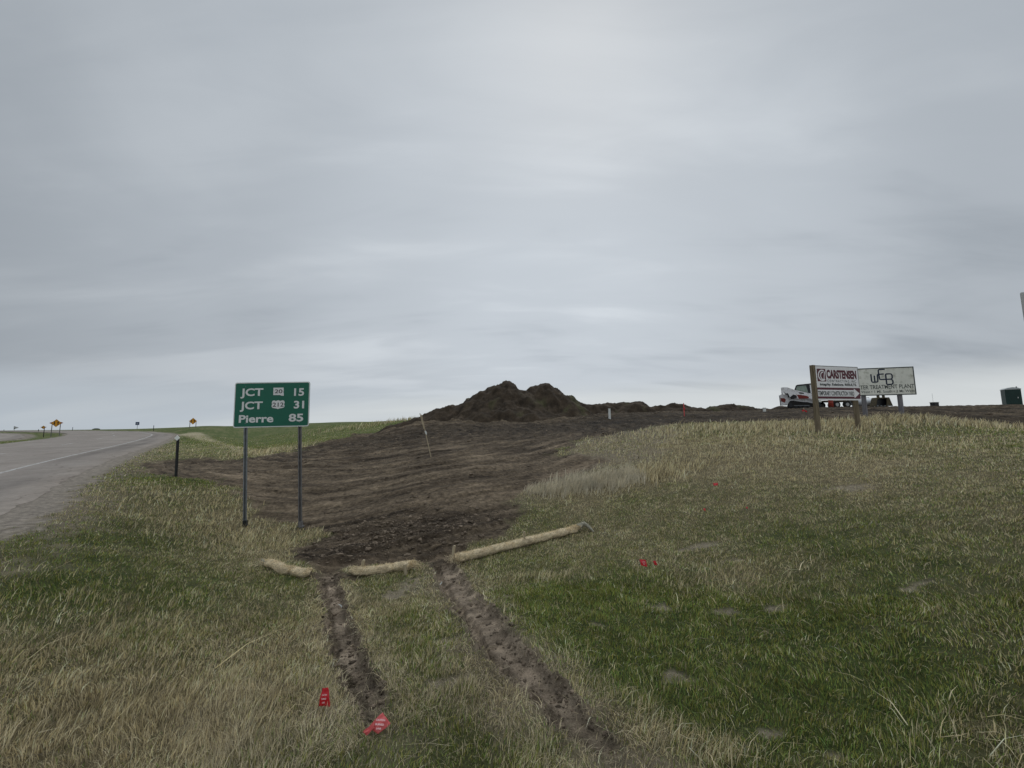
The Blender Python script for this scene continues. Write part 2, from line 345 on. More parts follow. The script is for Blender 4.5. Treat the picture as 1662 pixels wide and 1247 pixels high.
M['machwhite'] = paint('machine_white', (.76, .76, .78), .4, 0, .08, 3, dirt=(.26, .22, .19))
M['machred'] = paint('machine_red', (.17, .018, .012), .5, 0, .25, 8)
M['rubber'] = paint('track_rubber', (.014, .013, .013), .85, 0, .35, 10, bump=.5)
M['machblack'] = paint('machine_black', (.014, .015, .018), .45, 0, .3, 6)
M['orange'] = paint('orange_paint', (.27, .032, .014), .55, 0, .15, 6)
M['rust'] = paint('rusty_steel', (.075, .062, .035), .8, .1, .4, 9, bump=.4, dirt=(.03, .022, .016))
M['toilet'] = paint('toilet_green', (.008, .033, .028), .5, 0, .2, 3)
M['toiletroof'] = paint('toilet_roof', (.46, .49, .50), .5, 0, .05, 3)
M['tank'] = paint('tank_white', (.68, .70, .72), .4, 0, .05, 3)
M['shed'] = paint('shed_grey', (.12, .13, .14), .7, 0, .1, 1)
M['window'] = paint('window_glass', (.17, .22, .18), .12, 0, .3, 4, spec=.6)
m, p = newmat('tinted_glass'); p.inputs['Base Color'].default_value = (.25, .34, .28, 1); p.inputs['Roughness'].default_value = .05; p.inputs['Transmission Weight'].default_value = .85; p.inputs['IOR'].default_value = 1.1; M['glass'] = m
def flagmat(name, c):
    m, p = newmat(name); t = N('ShaderNodeTexCoord'); n = N('ShaderNodeTexNoise'); L(t.outputs['Object'], n.inputs['Vector']); n.inputs['Scale'].default_value = 30
    L(Ramp(n.outputs[0], [(.3, tuple(v * .85 for v in c)), (.7, c)], 'LINEAR'), p.inputs['Base Color']); p.inputs['Roughness'].default_value = .4
    d = N('ShaderNodeBsdfTranslucent'); d.inputs[0].default_value = (*c, 1); mx = N('ShaderNodeMixShader'); mx.inputs[0].default_value = .3
    L(p.outputs[0], mx.inputs[1]); L(d.outputs[0], mx.inputs[2]); L(mx.outputs[0], nt.nodes['Material Output'].inputs[0]); return m
M['flag'] = flagmat('flag_red', (.68, .018, .032)); M['flagpale'] = flagmat('flag_faded', (.70, .12, .12))
M['flagwhite'] = paint('flag_print', (.75, .55, .55), .5)
def vcmat(name, fine=True, transl=0.0, rough=.9, fs=60.0, fa=.35, bump=.6, spec=.15):
    m, p = newmat(name); at_ = N('ShaderNodeAttribute', attribute_name='Col'); col = at_.outputs['Color']
    if fine:
        t = N('ShaderNodeTexCoord')
        n = N('ShaderNodeTexNoise'); L(t.outputs['Object'], n.inputs['Vector']); n.inputs['Scale'].default_value = fs; n.inputs['Detail'].default_value = 8; n.inputs['Roughness'].default_value = .7
        n2 = N('ShaderNodeTexNoise'); L(t.outputs['Object'], n2.inputs['Vector']); n2.inputs['Scale'].default_value = fs / 9; n2.inputs['Detail'].default_value = 8; n2.inputs['Roughness'].default_value = .65
        v1 = Ramp(n.outputs[0], [(.3, (1 - fa,) * 3), (.7, (1 + fa,) * 3)], 'LINEAR'); v2 = Ramp(n2.outputs[0], [(.3, (1 - fa,) * 3), (.7, (1 + fa * .8,) * 3)], 'LINEAR')
        col = MixC(1, MixC(1, col, v1, 'MULTIPLY'), v2, 'MULTIPLY')
        b = N('ShaderNodeBump'); b.inputs['Strength'].default_value = bump; b.inputs['Distance'].default_value = .02; L(Mth('ADD', n.outputs[0], Mth('MULTIPLY', n2.outputs[0], 2.5)), b.inputs['Height']); L(b.outputs[0], p.inputs['Normal'])
    L(col, p.inputs['Base Color']); p.inputs['Roughness'].default_value = rough; p.inputs['Specular IOR Level'].default_value = spec
    if transl:
        d = N('ShaderNodeBsdfTranslucent'); L(col, d.inputs[0]); mx = N('ShaderNodeMixShader'); mx.inputs[0].default_value = transl
        L(p.outputs[0], mx.inputs[1]); L(d.outputs[0], mx.inputs[2]); L(mx.outputs[0], nt.nodes['Material Output'].inputs[0])
    return m
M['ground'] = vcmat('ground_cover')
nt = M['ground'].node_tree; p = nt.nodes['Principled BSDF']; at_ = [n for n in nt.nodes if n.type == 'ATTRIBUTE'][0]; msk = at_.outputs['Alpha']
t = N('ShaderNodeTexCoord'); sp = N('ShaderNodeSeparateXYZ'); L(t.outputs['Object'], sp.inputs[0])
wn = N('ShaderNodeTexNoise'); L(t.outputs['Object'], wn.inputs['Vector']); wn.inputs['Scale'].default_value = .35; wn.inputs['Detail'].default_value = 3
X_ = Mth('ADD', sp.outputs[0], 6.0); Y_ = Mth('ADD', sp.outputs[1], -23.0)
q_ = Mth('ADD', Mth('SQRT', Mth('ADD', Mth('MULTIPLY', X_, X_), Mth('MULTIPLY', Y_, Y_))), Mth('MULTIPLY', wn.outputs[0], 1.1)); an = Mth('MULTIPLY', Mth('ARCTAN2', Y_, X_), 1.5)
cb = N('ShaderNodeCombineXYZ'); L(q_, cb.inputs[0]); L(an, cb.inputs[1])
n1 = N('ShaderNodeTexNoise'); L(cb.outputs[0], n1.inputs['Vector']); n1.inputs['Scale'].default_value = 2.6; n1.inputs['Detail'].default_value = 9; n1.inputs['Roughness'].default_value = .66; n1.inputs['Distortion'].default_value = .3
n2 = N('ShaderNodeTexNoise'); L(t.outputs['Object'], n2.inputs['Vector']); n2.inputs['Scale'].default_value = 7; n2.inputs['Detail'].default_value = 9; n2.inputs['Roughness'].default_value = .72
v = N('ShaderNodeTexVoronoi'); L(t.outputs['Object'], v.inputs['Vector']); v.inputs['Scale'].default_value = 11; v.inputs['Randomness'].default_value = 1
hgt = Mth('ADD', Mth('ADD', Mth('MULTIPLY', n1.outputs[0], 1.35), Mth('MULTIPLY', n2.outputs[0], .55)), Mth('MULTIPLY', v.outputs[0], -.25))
fac = Ramp(hgt, [(.60, (.30, .28, .26)), (.74, (.74, .73, .72)), (.87, (1.02, 1.02, 1.02)), (1.04, (1.5, 1.5, 1.5))], 'LINEAR')  # moist furrows, also darkened in colour for the relief shading bump lacks
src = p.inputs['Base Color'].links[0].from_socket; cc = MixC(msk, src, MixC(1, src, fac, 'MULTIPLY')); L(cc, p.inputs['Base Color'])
b0 = p.inputs['Normal'].links[0].from_socket; b = N('ShaderNodeBump'); b.inputs['Distance'].default_value = .10; L(Mth('MULTIPLY', msk, .9), b.inputs['Strength']); L(hgt, b.inputs['Height']); L(b0, b.inputs['Normal']); L(b.outputs[0], p.inputs['Normal'])
M['soil'] = vcmat('soil', fs=14, fa=.5, bump=1.0); M['blade'] = vcmat('grass_blades', fine=False, transl=.25, rough=.6, spec=.25)
M['roadm'] = vcmat('asphalt', fs=90, fa=.16, bump=.25, rough=.85, spec=.25)
nt = M['roadm'].node_tree; p = nt.nodes['Principled BSDF']; src = p.inputs['Base Color'].links[0].from_socket; t = N('ShaderNodeTexCoord')
wn = N('ShaderNodeTexNoise'); L(t.outputs['Object'], wn.inputs['Vector']); wn.inputs['Scale'].default_value = .9; wn.inputs['Detail'].default_value = 5
vm = N('ShaderNodeVectorMath', operation='MULTIPLY_ADD'); L(wn.outputs['Color'], vm.inputs[0]); vm.inputs[1].default_value = (1.6, 1.6, 0); L(t.outputs['Object'], vm.inputs[2])
v = N('ShaderNodeTexVoronoi', feature='DISTANCE_TO_EDGE'); L(vm.outputs[0], v.inputs['Vector']); v.inputs['Scale'].default_value = .28
ck = Ramp(v.outputs[0], [(0.0, (.72, .70, .68)), (.006, (.84, .83, .82)), (.012, (1, 1, 1))], 'LINEAR')
pn_ = N('ShaderNodeTexNoise'); L(t.outputs['Object'], pn_.inputs['Vector']); pn_.inputs['Scale'].default_value = .5; pn_.inputs['Detail'].default_value = 8; pn_.inputs['Roughness'].default_value = .7
L(MixC(1, MixC(1, src, ck, 'MULTIPLY'), Ramp(pn_.outputs[0], [(.35, (.84, .82, .81)), (.62, (1.05, 1.05, 1.05))], 'LINEAR'), 'MULTIPLY'), p.inputs['Base Color'])
M['straw'] = vcmat('straw_net', fine=True, fs=120, fa=.3, bump=.8)

# ------------------------------------------------------------------ mesh helpers
def tag(o, label=None, cat=None, group=None, kind=None):
    for k, v in (('label', label), ('category', cat), ('group', group), ('kind', kind)):
        if v: o[k] = v
    return o
def link(name, me, mat=None, parent=None, smooth=False):
    o = bpy.data.objects.new(name, me); COL.objects.link(o)
    if mat: me.materials.append(mat)
    if parent: o.parent = parent
    if smooth: me.polygons.foreach_set('use_smooth', np.ones(len(me.polygons), bool))
    return o
def npmesh(name, V, F, col=None):
    """V (n,3), F (m,k) constant k"""
    me = bpy.data.meshes.new(name); V = np.ascontiguousarray(V, np.float32); F = np.ascontiguousarray(F, np.int32); k = F.shape[1]
    me.vertices.add(len(V)); me.vertices.foreach_set('co', V.ravel()); me.loops.add(F.size); me.loops.foreach_set('vertex_index', F.ravel())
    me.polygons.add(len(F)); me.polygons.foreach_set('loop_start', np.arange(0, F.size, k, dtype=np.int32))
    me.update(calc_edges=True)
    if col is not None:
        a = me.attributes.new('Col', 'FLOAT_COLOR', 'POINT'); c = np.ones((len(V), 4), np.float32); c[:, :col.shape[1]] = col; a.data.foreach_set('color', c.ravel())
    return me
def finish(name, bm, mat, parent=None, smooth=False, bevel=0):
    if bevel: bmesh.ops.bevel(bm, geom=[e for e in bm.edges], offset=bevel, segments=2, affect='EDGES', clamp_overlap=True)
    bmesh.ops.recalc_face_normals(bm, faces=bm.faces)
    me = bpy.data.meshes.new(name); bm.to_mesh(me); bm.free(); return link(name, me, mat, parent, smooth)
def box(bm, c, s, rot=None):
    mt = Matrix.Translation(c) @ (rot.to_4x4() if rot else Matrix.Identity(4)) @ Matrix.Diagonal((*s, 1)); return bmesh.ops.create_cube(bm, size=1, matrix=mt)['verts']
def cyl(bm, a, b, r0, r1=None, seg=12, caps=True):
    a = Vector(a); b = Vector(b); d = b - a; r1 = r0 if r1 is None else r1
    mt = Matrix.Translation((a + b) / 2) @ d.to_track_quat('Z', 'Y').to_matrix().to_4x4()
    return bmesh.ops.create_cone(bm, cap_ends=caps, segments=seg, radius1=r0, radius2=r1, depth=d.length, matrix=mt)['verts']
def prism(bm, prof, y0, y1):
    """profile in local x,z extruded from y0 to y1"""
    a = [bm.verts.new((x, y0, z)) for x, z in prof]; b = [bm.verts.new((x, y1, z)) for x, z in prof]
    bm.faces.new(a); bm.faces.new(b[::-1])
    for i in range(len(prof)):
        j = (i + 1) % len(prof); bm.faces.new((a[j], a[i], b[i], b[j]))
def rrect(w, h, r, n=5, cx=0, cz=0):
    o = []
    for sx, sz, a0 in ((1, 1, 0), (-1, 1, 90), (-1, -1, 180), (1, -1, 270)):
        for k in range(n + 1):
            a = R(a0 + 90 * k / n); o.append((cx + sx * (w / 2 - r) + r * math.cos(a), cz + sz * (h / 2 - r) + r * math.sin(a)))
    return o
def empty(name, loc, label, cat, rz=0, group=None, rot=None):
    o = bpy.data.objects.new(name, None); COL.objects.link(o); o.location = loc; o.rotation_euler = rot if rot else (0, 0, rz); o.empty_display_size = .2
    return tag(o, label, cat, group)
def text_bm(bm, s, x, z, h, w=None, y=-.004, align='CENTER', bold=0.0, thick=.002, shear=0.0):
    """lettering of cap height h centred at x, baseline z, squeezed to width w, in the local xz plane facing -y"""
    cu_ = bpy.data.curves.new('t', 'FONT'); cu_.body = s; cu_.size = 1.0; cu_.offset = bold; cu_.extrude = 0; cu_.resolution_u = 4; cu_.shear = shear
    ob = bpy.data.objects.new('t', cu_); COL.objects.link(ob); dg = bpy.context.evaluated_depsgraph_get(); dg.update()
    me = bpy.data.meshes.new_from_object(ob.evaluated_get(dg)); bpy.data.objects.remove(ob); bpy.data.curves.remove(cu_)
    v = np.zeros(len(me.vertices) * 3); me.vertices.foreach_get('co', v); v = v.reshape(-1, 3)
    sc = h / .73; wx = v[:, 0].max() - v[:, 0].min(); x0 = v[:, 0].min(); sx = (w / wx) if w else sc
    W_ = wx * sx; ox = {'CENTER': x - W_ / 2, 'LEFT': x, 'RIGHT': x - W_}[align]
    off = len(bm.verts)
    vs = [bm.verts.new((ox + (a[0] - x0) * sx, y, z + a[1] * sc)) for a in v]
    for p_ in me.polygons:
        try: bm.faces.new([vs[i] for i in p_.vertices])
        except ValueError: pass
    bpy.data.meshes.remove(me)
def strokes(bm, pts, w, y=-.004, closed=False):
    """flat ribbon of width w along points in the xz plane"""
    P = [Vector((a, b)) for a, b in pts]; n = len(P); Lf = []; Rt = []
    for i in range(n):
        a = P[(i - 1) % n] if (closed or i) else P[0]; b = P[(i + 1) % n] if (closed or i < n - 1) else P[-1]
        t = (b - a).normalized(); nn = Vector((-t.y, t.x)) * w / 2; Lf.append(bm.verts.new((P[i].x + nn.x, y, P[i].y + nn.y))); Rt.append(bm.verts.new((P[i].x - nn.x, y, P[i].y - nn.y)))
    for i in range(n if closed else n - 1):
        j = (i + 1) % n; bm.faces.new((Lf[i], Rt[i], Rt[j], Lf[j]))
def arc(cx, cz, rx, rz, a0, a1, n=14): return [(cx + rx * math.cos(R(a0 + (a1 - a0) * k / n)), cz + rz * math.sin(R(a0 + (a1 - a0) * k / n))) for k in range(n + 1)]

# ------------------------------------------------------------------ ground sheet
th = np.concatenate([np.radians(np.arange(-64, 64.01, .15)), np.radians(np.arange(65.5, 295, 1.5))])
rr = np.concatenate([np.linspace(.05, 1.3, 24)[:-1], np.geomspace(1.3, 62, 660)[:-1], np.geomspace(62, 6000, 150)])
T_, R_ = np.meshgrid(th, rr); GX = R_ * np.sin(T_); GY = R_ * np.cos(T_)
shp = GX.shape; gx = GX.ravel(); gy = GY.ravel()
Fd = fields(gx, gy); gzv = ground_z(gx, gy, Fd)
def c3(*v): return np.array(v)
def mixv(a, b, k): return a * (1 - k[:, None]) + b * k[:, None]
def soil_col(x, y, F):
    n1 = fbm(x, y, 1.8, 4, 101); n2 = fbm(x, y, .35, 4, 103); q = np.hypot(x + 6, y - 23) + .35 * gn(x, y, 5, 71)
    tr = fbm(q, np.arctan2(y - 23, x + 6) * 1.1, .6, 3, 107)
    k = np.clip(.48 + .25 * n1 + .22 * n2 + .38 * tr - .55 * F['churn'] + .22 * fbm(q, np.arctan2(y - 23, x + 6) * 1.0, .2, 3, 109), 0, 1)
    c = mixv(c3(.062, .046, .031) + np.zeros((len(x), 3)), c3(.225, .175, .119), k)
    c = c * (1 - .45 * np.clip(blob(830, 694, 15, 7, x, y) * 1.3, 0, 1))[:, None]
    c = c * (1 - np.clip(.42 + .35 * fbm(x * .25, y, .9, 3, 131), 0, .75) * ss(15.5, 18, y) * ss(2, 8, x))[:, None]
    return c
def cover_col(x, y, F):
    n = fbm(x, y, .25, 3, 111); d = np.clip(F['dry'] + .22 * n, 0, 1); r = np.hypot(x, y)
    g = mixv(c3(.088, .122, .032) + np.zeros((len(x), 3)), c3(.34, .285, .165), d)
    far = ss(10, 40, r); g = g * (.42 + .46 * far)[:, None]  # near cover darkened in colour, standing in for shade between blades
    g = mixv(g, c3(.40, .345, .235), F['path'] * .85)
    g = mixv(g, c3(.235, .20, .15) * (1 + .4 * fbm(x, y, .06, 3, 36))[:, None], np.clip(F['bare'], 0, 1) * .75)
    g = mixv(g, c3(.19, .155, .115), np.clip(F['scuff'], 0, 1) * .8)
    g = mixv(g, c3(.20, .168, .125), F['mix'] * .7); g = mixv(g, c3(.20, .165, .125), F['verge'] * .7)
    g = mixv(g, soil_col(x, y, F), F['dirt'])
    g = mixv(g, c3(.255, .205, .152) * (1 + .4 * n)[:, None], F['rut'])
    g = mixv(g, c3(.245, .215, .180) * (1 + .5 * fbm(x, y, .07, 4, 53, .7))[:, None], F['gravel'] * (1 - .6 * F['dirt']))
    return np.clip(g, .01, .9)
nr_, nc_ = shp; idx = np.arange(nr_ * nc_).reshape(shp); nx_ = np.roll(idx, -1, axis=1)
quads = np.stack([idx[:-1].ravel(), nx_[:-1].ravel(), nx_[1:].ravel(), idx[1:].ravel()], 1)[:, ::-1]
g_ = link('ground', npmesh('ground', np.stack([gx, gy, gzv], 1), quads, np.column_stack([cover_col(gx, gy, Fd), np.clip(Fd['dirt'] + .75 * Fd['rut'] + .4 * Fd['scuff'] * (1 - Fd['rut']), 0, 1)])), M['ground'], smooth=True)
tag(g_, kind='structure')

# ------------------------------------------------------------------ roads
def strip(E, o0, o1, lift, n, wob=0.0, smin=0, smax=None):
    E = E[smin:smax]; t, nr = frames(E); cols = np.linspace(o0, o1, n); V = []
    # refine along
    s = np.concatenate([[0], np.cumsum(np.linalg.norm(np.diff(E[:, :2], axis=0), axis=1))]); m = max(2, int(s[-1] / .8)) if s[-1] < 700 else 700
    q = np.geomspace(1, s[-1] + 1, m) - 1 if wob else np.linspace(0, s[-1], m)
    ex, ey, ez = (np.interp(q, s, E[:, k]) for k in range(3)); ax = np.interp(q, s, nr[:, 0]); ay = np.interp(q, s, nr[:, 1])
    O, I = np.meshgrid(cols, np.arange(m)); edge = (np.abs(O - o0) < 1e-6) * wob
    x = ex[I] - 0; y = ey[I] - 0; o = O + edge * (fbm(x, y, .8, 5, 201, .65) * .16)
    x = x + ax[I] * o; y = y + ay[I] * o; z = ez[I] + lift - .04 * (edge > 0)
    i = np.arange(m * n).reshape(m, n); Q = np.stack([i[:-1, :-1].ravel(), i[1:, :-1].ravel(), i[1:, 1:].ravel(), i[:-1, 1:].ravel()], 1)
    return x.ravel(), y.ravel(), z.ravel(), Q, O.ravel(), q[I].ravel()
def road_col(x, y, o, s):
    n = fbm(x, y, 2.5, 3, 211); n2 = fbm(s, o * 6, 9, 4, 213)
    c = c3(.285, .255, .228) * (1 + .07 * n + .10 * n2)[:, None]
    a = np.exp(-((o + 1.75 + .25 * gn(s, o * 0, 14, 5)) / .35) ** 2) * (.5 + .5 * gn(s, o, 7, 216)) + .8 * np.exp(-((o + 1.0 + .3 * gn(s, o * 0, 18, 6)) / .3) ** 2) * ss(-.2, .5, gn(s, o * 0, 22, 9))
    c = c * (1 - .55 * np.clip(a, 0, 1))[:, None]
    sh = ss(-1.2, -.2, o + .4 * n); c = mixv(c, c3(.275, .240, .205) * (1 + .35 * fbm(x, y, .4, 3, 219))[:, None], sh * .7)
    return c
x, y, z, Q, O, S = strip(E1, -0.22, -W1, 0.0, 60, 1.0)
road = tag(link('road', npmesh('road', np.stack([x, y, z], 1), Q[:, ::-1], road_col(x, y, O, S)), M['roadm'], smooth=True), kind='structure')
def line_obj(name, E, o0, o1, parent, s0=0, s1=None):
    x, y, z, Q, O, S = strip(E, o0, o1, .006, 2, 0, s0, s1)
    return link(name, npmesh(name, np.stack([x, y, z], 1), Q[:, ::-1]), M['line'], parent)
m, p = newmat('worn_line_paint'); t = N('ShaderNodeTexCoord'); n = N('ShaderNodeTexNoise'); L(t.outputs['Object'], n.inputs['Vector']); n.inputs['Scale'].default_value = 9; n.inputs['Detail'].default_value = 8
L(Ramp(n.outputs[0], [(.38, (.24, .215, .20)), (.58, (.50, .49, .47))], 'LINEAR'), p.inputs['Base Color']); p.inputs['Roughness'].default_value = .8; M['line'] = m
line_obj('edge_line', E1, -2.15, -2.28, road)
Elen = np.concatenate([[0], np.cumsum(np.linalg.norm(np.diff(E1[:, :2], axis=0), axis=1))])
for k in range(14):
    s0 = 8 + k * 12.2; i0, i1 = np.searchsorted(Elen, [s0, s0 + 3.0])
    q = np.linspace(s0, s0 + 3, 4); seg = np.stack([np.interp(q, Elen, E1[:, j]) for j in range(3)], 1)
    line_obj('lane_dash', seg, -5.6, -5.73, road)
x, y, z, Q, O, S = strip(E2, 0.0, -W2, 0.0, 14, 0.5)
tag(link('side_road', npmesh('side_road', np.stack([x, y, z], 1), Q[:, ::-1], road_col(x, y, O - 1.2, S) * 1.08), M['roadm'], smooth=True), kind='structure')

# ------------------------------------------------------------------ soil heaps
def heap(name, ridge, slope, label, cat, seed, amp=.35, pad=1.5):
    """ridge: list of (x,y,z crest); a heap lying at its angle of repose below the crest line"""
    Rg = np.array(ridge); x0, y0 = Rg[:, 0].min() - 8, Rg[:, 1].min() - 8; x1, y1 = Rg[:, 0].max() + 8, Rg[:, 1].max() + 8; st = .11
    X, Y = np.meshgrid(np.arange(x0, x1, st), np.arange(y0, y1, st)); b = base_z(X, Y) - .15
    wx = X + .55 * fbm(X, Y, 2.2, 3, seed + 1); wy = Y + .9 * fbm(X, Y, 2.2, 3, seed + 2)
    H = np.full(X.shape, -50.0)
    for i in range(len(Rg) - 1):
        a, c = Rg[i], Rg[i + 1]; d = c[:2] - a[:2]; t = np.clip(((wx - a[0]) * d[0] + (wy - a[1]) * d[1]) / (d @ d), 0, 1)
        dd = np.hypot(wx - a[0] - t * d[0], wy - a[1] - t * d[1]); h = a[2] + t * (c[2] - a[2]) - slope * (np.sqrt(dd * dd + .35) - .59)
        H = np.maximum(H, h)
    g = np.abs(fbm(X, Y * .45, 1.5, 4, seed + 3, .55))
    gul = np.clip((H - b) / 1.5, 0, 1)
    H = H + amp * (fbm(X, Y, 1.3, 6, seed, .70) * .75 - g * .8 * gul + .1)
    Z = np.maximum(H, b); k = H > b - .1
    c = k.copy(); i = np.arange(X.size).reshape(X.shape)
    keep = (k[:-1, :-1] | k[1:, :-1] | k[1:, 1:] | k[:-1, 1:]); Q = np.stack([i[:-1, :-1][keep], i[:-1, 1:][keep], i[1:, 1:][keep], i[1:, :-1][keep]], 1)
    u, inv = np.unique(Q, return_inverse=True); Q = inv.reshape(Q.shape); xs, ys, zs = X.ravel()[u], Y.ravel()[u], Z.ravel()[u]
    n = fbm(xs, ys, 1.4, 5, seed + 7); kk = np.clip(.42 + .5 * n + .2 * fbm(xs, ys * .5, .5, 3, seed + 8), 0, 1)
    col = mixv(c3(.030, .022, .015) + np.zeros((len(xs), 3)), c3(.080, .060, .041), kk)
    col = mixv(col, c3(.105, .115, .05), .35 * ss(.25, .6, fbm(xs, ys, 2.6, 4, seed + 12)))
    o = link(name, npmesh(name, np.stack([xs, ys, zs], 1), Q, col), M['soil'], smooth=True); return tag(o, label, cat)
heap('dirt_pile', [at(px, py, Y) for px, py, Y in [(640, 690, 37), (670, 682, 37.5), (690, 674, 38), (712, 665, 38.5), (738, 655, 39), (762, 651, 39.5), (780, 637, 40), (798, 628, 40), (824, 620, 40), (844, 631, 40), (862, 642, 40), (883, 622, 41), (900, 631, 41), (922, 646, 41), (950, 656, 41), (985, 659, 41)]],
     .74, 'tall twin peaked heap of dark excavated soil on the skyline', 'dirt pile', 300, .42)
heap('soil_berm', [at(px, py, Y) for px, py, Y in [(958, 656, 42), (985, 655, 42), (1005, 653, 42), (1030, 652, 42), (1050, 657, 42), (1070, 660, 42), (1090, 655, 42), (1108, 656, 42), (1130, 662, 42)]],
     .6, 'long low bank of dark soil running right from the tall heap', 'soil bank', 330, .34)
heap('soil_berm', [at(px, py, Y) for px, py, Y in [(1138, 665, 44), (1165, 659, 44), (1185, 656, 44), (1210, 659, 44), (1245, 664, 44)]],
     .6, 'short low bank of soil left of the skid steer on the skyline', 'soil bank', 350, .3)
heap('soil_berm', [at(px, py, Y) for px, py, Y in [(1258, 664, 35.5), (1268, 659.5, 35.5), (1280, 661, 35.5), (1300, 663, 35.5)]],
     .6, 'small dark soil heap behind the tail of the skid steer', 'soil bank', 370, .15)

# ------------------------------------------------------------------ clods
ico = bmesh.new(); bmesh.ops.create_icosphere(ico, subdivisions=2, radius=1); IV = np.array([v.co[:] for v in ico.verts]); IF = np.array([[v.index for v in f.verts] for f in ico.faces]); ico.free()
def clods(name, xs, ys, sz, kind_label):
    n = len(xs); F = fields(xs, ys); zs = ground_z(xs, ys, F); keep = (F['dirt'] > .6) | (F['rut'] > .25); xs, ys, sz, zs = xs[keep], ys[keep], sz[keep], zs[keep]; n = len(xs)
    V = IV[None] * (1 + .32 * rng.standard_normal((n, len(IV), 1))) ; V = V * (sz[:, None, None] * rng.uniform(.6, 1.2, (n, 1, 3)))
    V[:, :, 2] *= .6; V = V + np.stack([xs, ys, zs + sz * .1], 1)[:, None]
    Fc = (IF[None] + (np.arange(n) * len(IV))[:, None, None]).reshape(-1, 3)
    b = rng.uniform(.6, 1.35, (n, 1)); c = c3(.165, .130, .096) * b; c = np.repeat(c, len(IV), 0)
    o = link(name, npmesh(name, V.reshape(-1, 3), Fc, c), M['soil'], smooth=False); return tag(o, kind=kind_label)
def polar(n, r0, r1, a0, a1, p=1.0):
    """p: density falls like r^-p"""
    u = rng.random(n); e = 2 - p
    r = (r0 ** e + u * (r1 ** e - r0 ** e)) ** (1 / e) if abs(e) > 1e-3 else r0 * (r1 / r0) ** u
    a = np.radians(rng.uniform(a0, a1, n)); return r * np.sin(a), r * np.cos(a)
cx1, cy1 = polar(9000, 5.5, 42, -42, 52, 1.9); s1 = np.clip(.008 * rng.pareto(2.6, 9000) + .007, 0, .05) * np.clip(np.hypot(cx1, cy1) / 11, .8, 2.2)
c_ = hit(640, 862); cx2 = c_[0] + rng.normal(0, 1.2, 2600); cy2 = c_[1] + rng.normal(0, .8, 2600); s2 = np.clip(.009 * rng.pareto(2.2, 2600) + .008, 0, .05)
rl = []
for P, w in ((RUT_L, .17), (RUT_R, .24)):
    for k in range(3200):
        i = random.randrange(len(P) - 1); t = random.random(); q = P[i] * (1 - t) + P[i + 1] * t; rl.append((q[0] + random.choice((-1, 1)) * abs(random.gauss(w * .8, w * .35)), q[1] + random.gauss(0, .05)))
rl = np.array(rl); s3 = np.clip(.005 * rng.pareto(2.4, len(rl)) + .0035, 0, .024)
clods('soil_clods', np.concatenate([cx1, cx2, rl[:, 0]]), np.concatenate([cy1, cy2, rl[:, 1]]), np.concatenate([s1, s2, s3]), 'stuff')

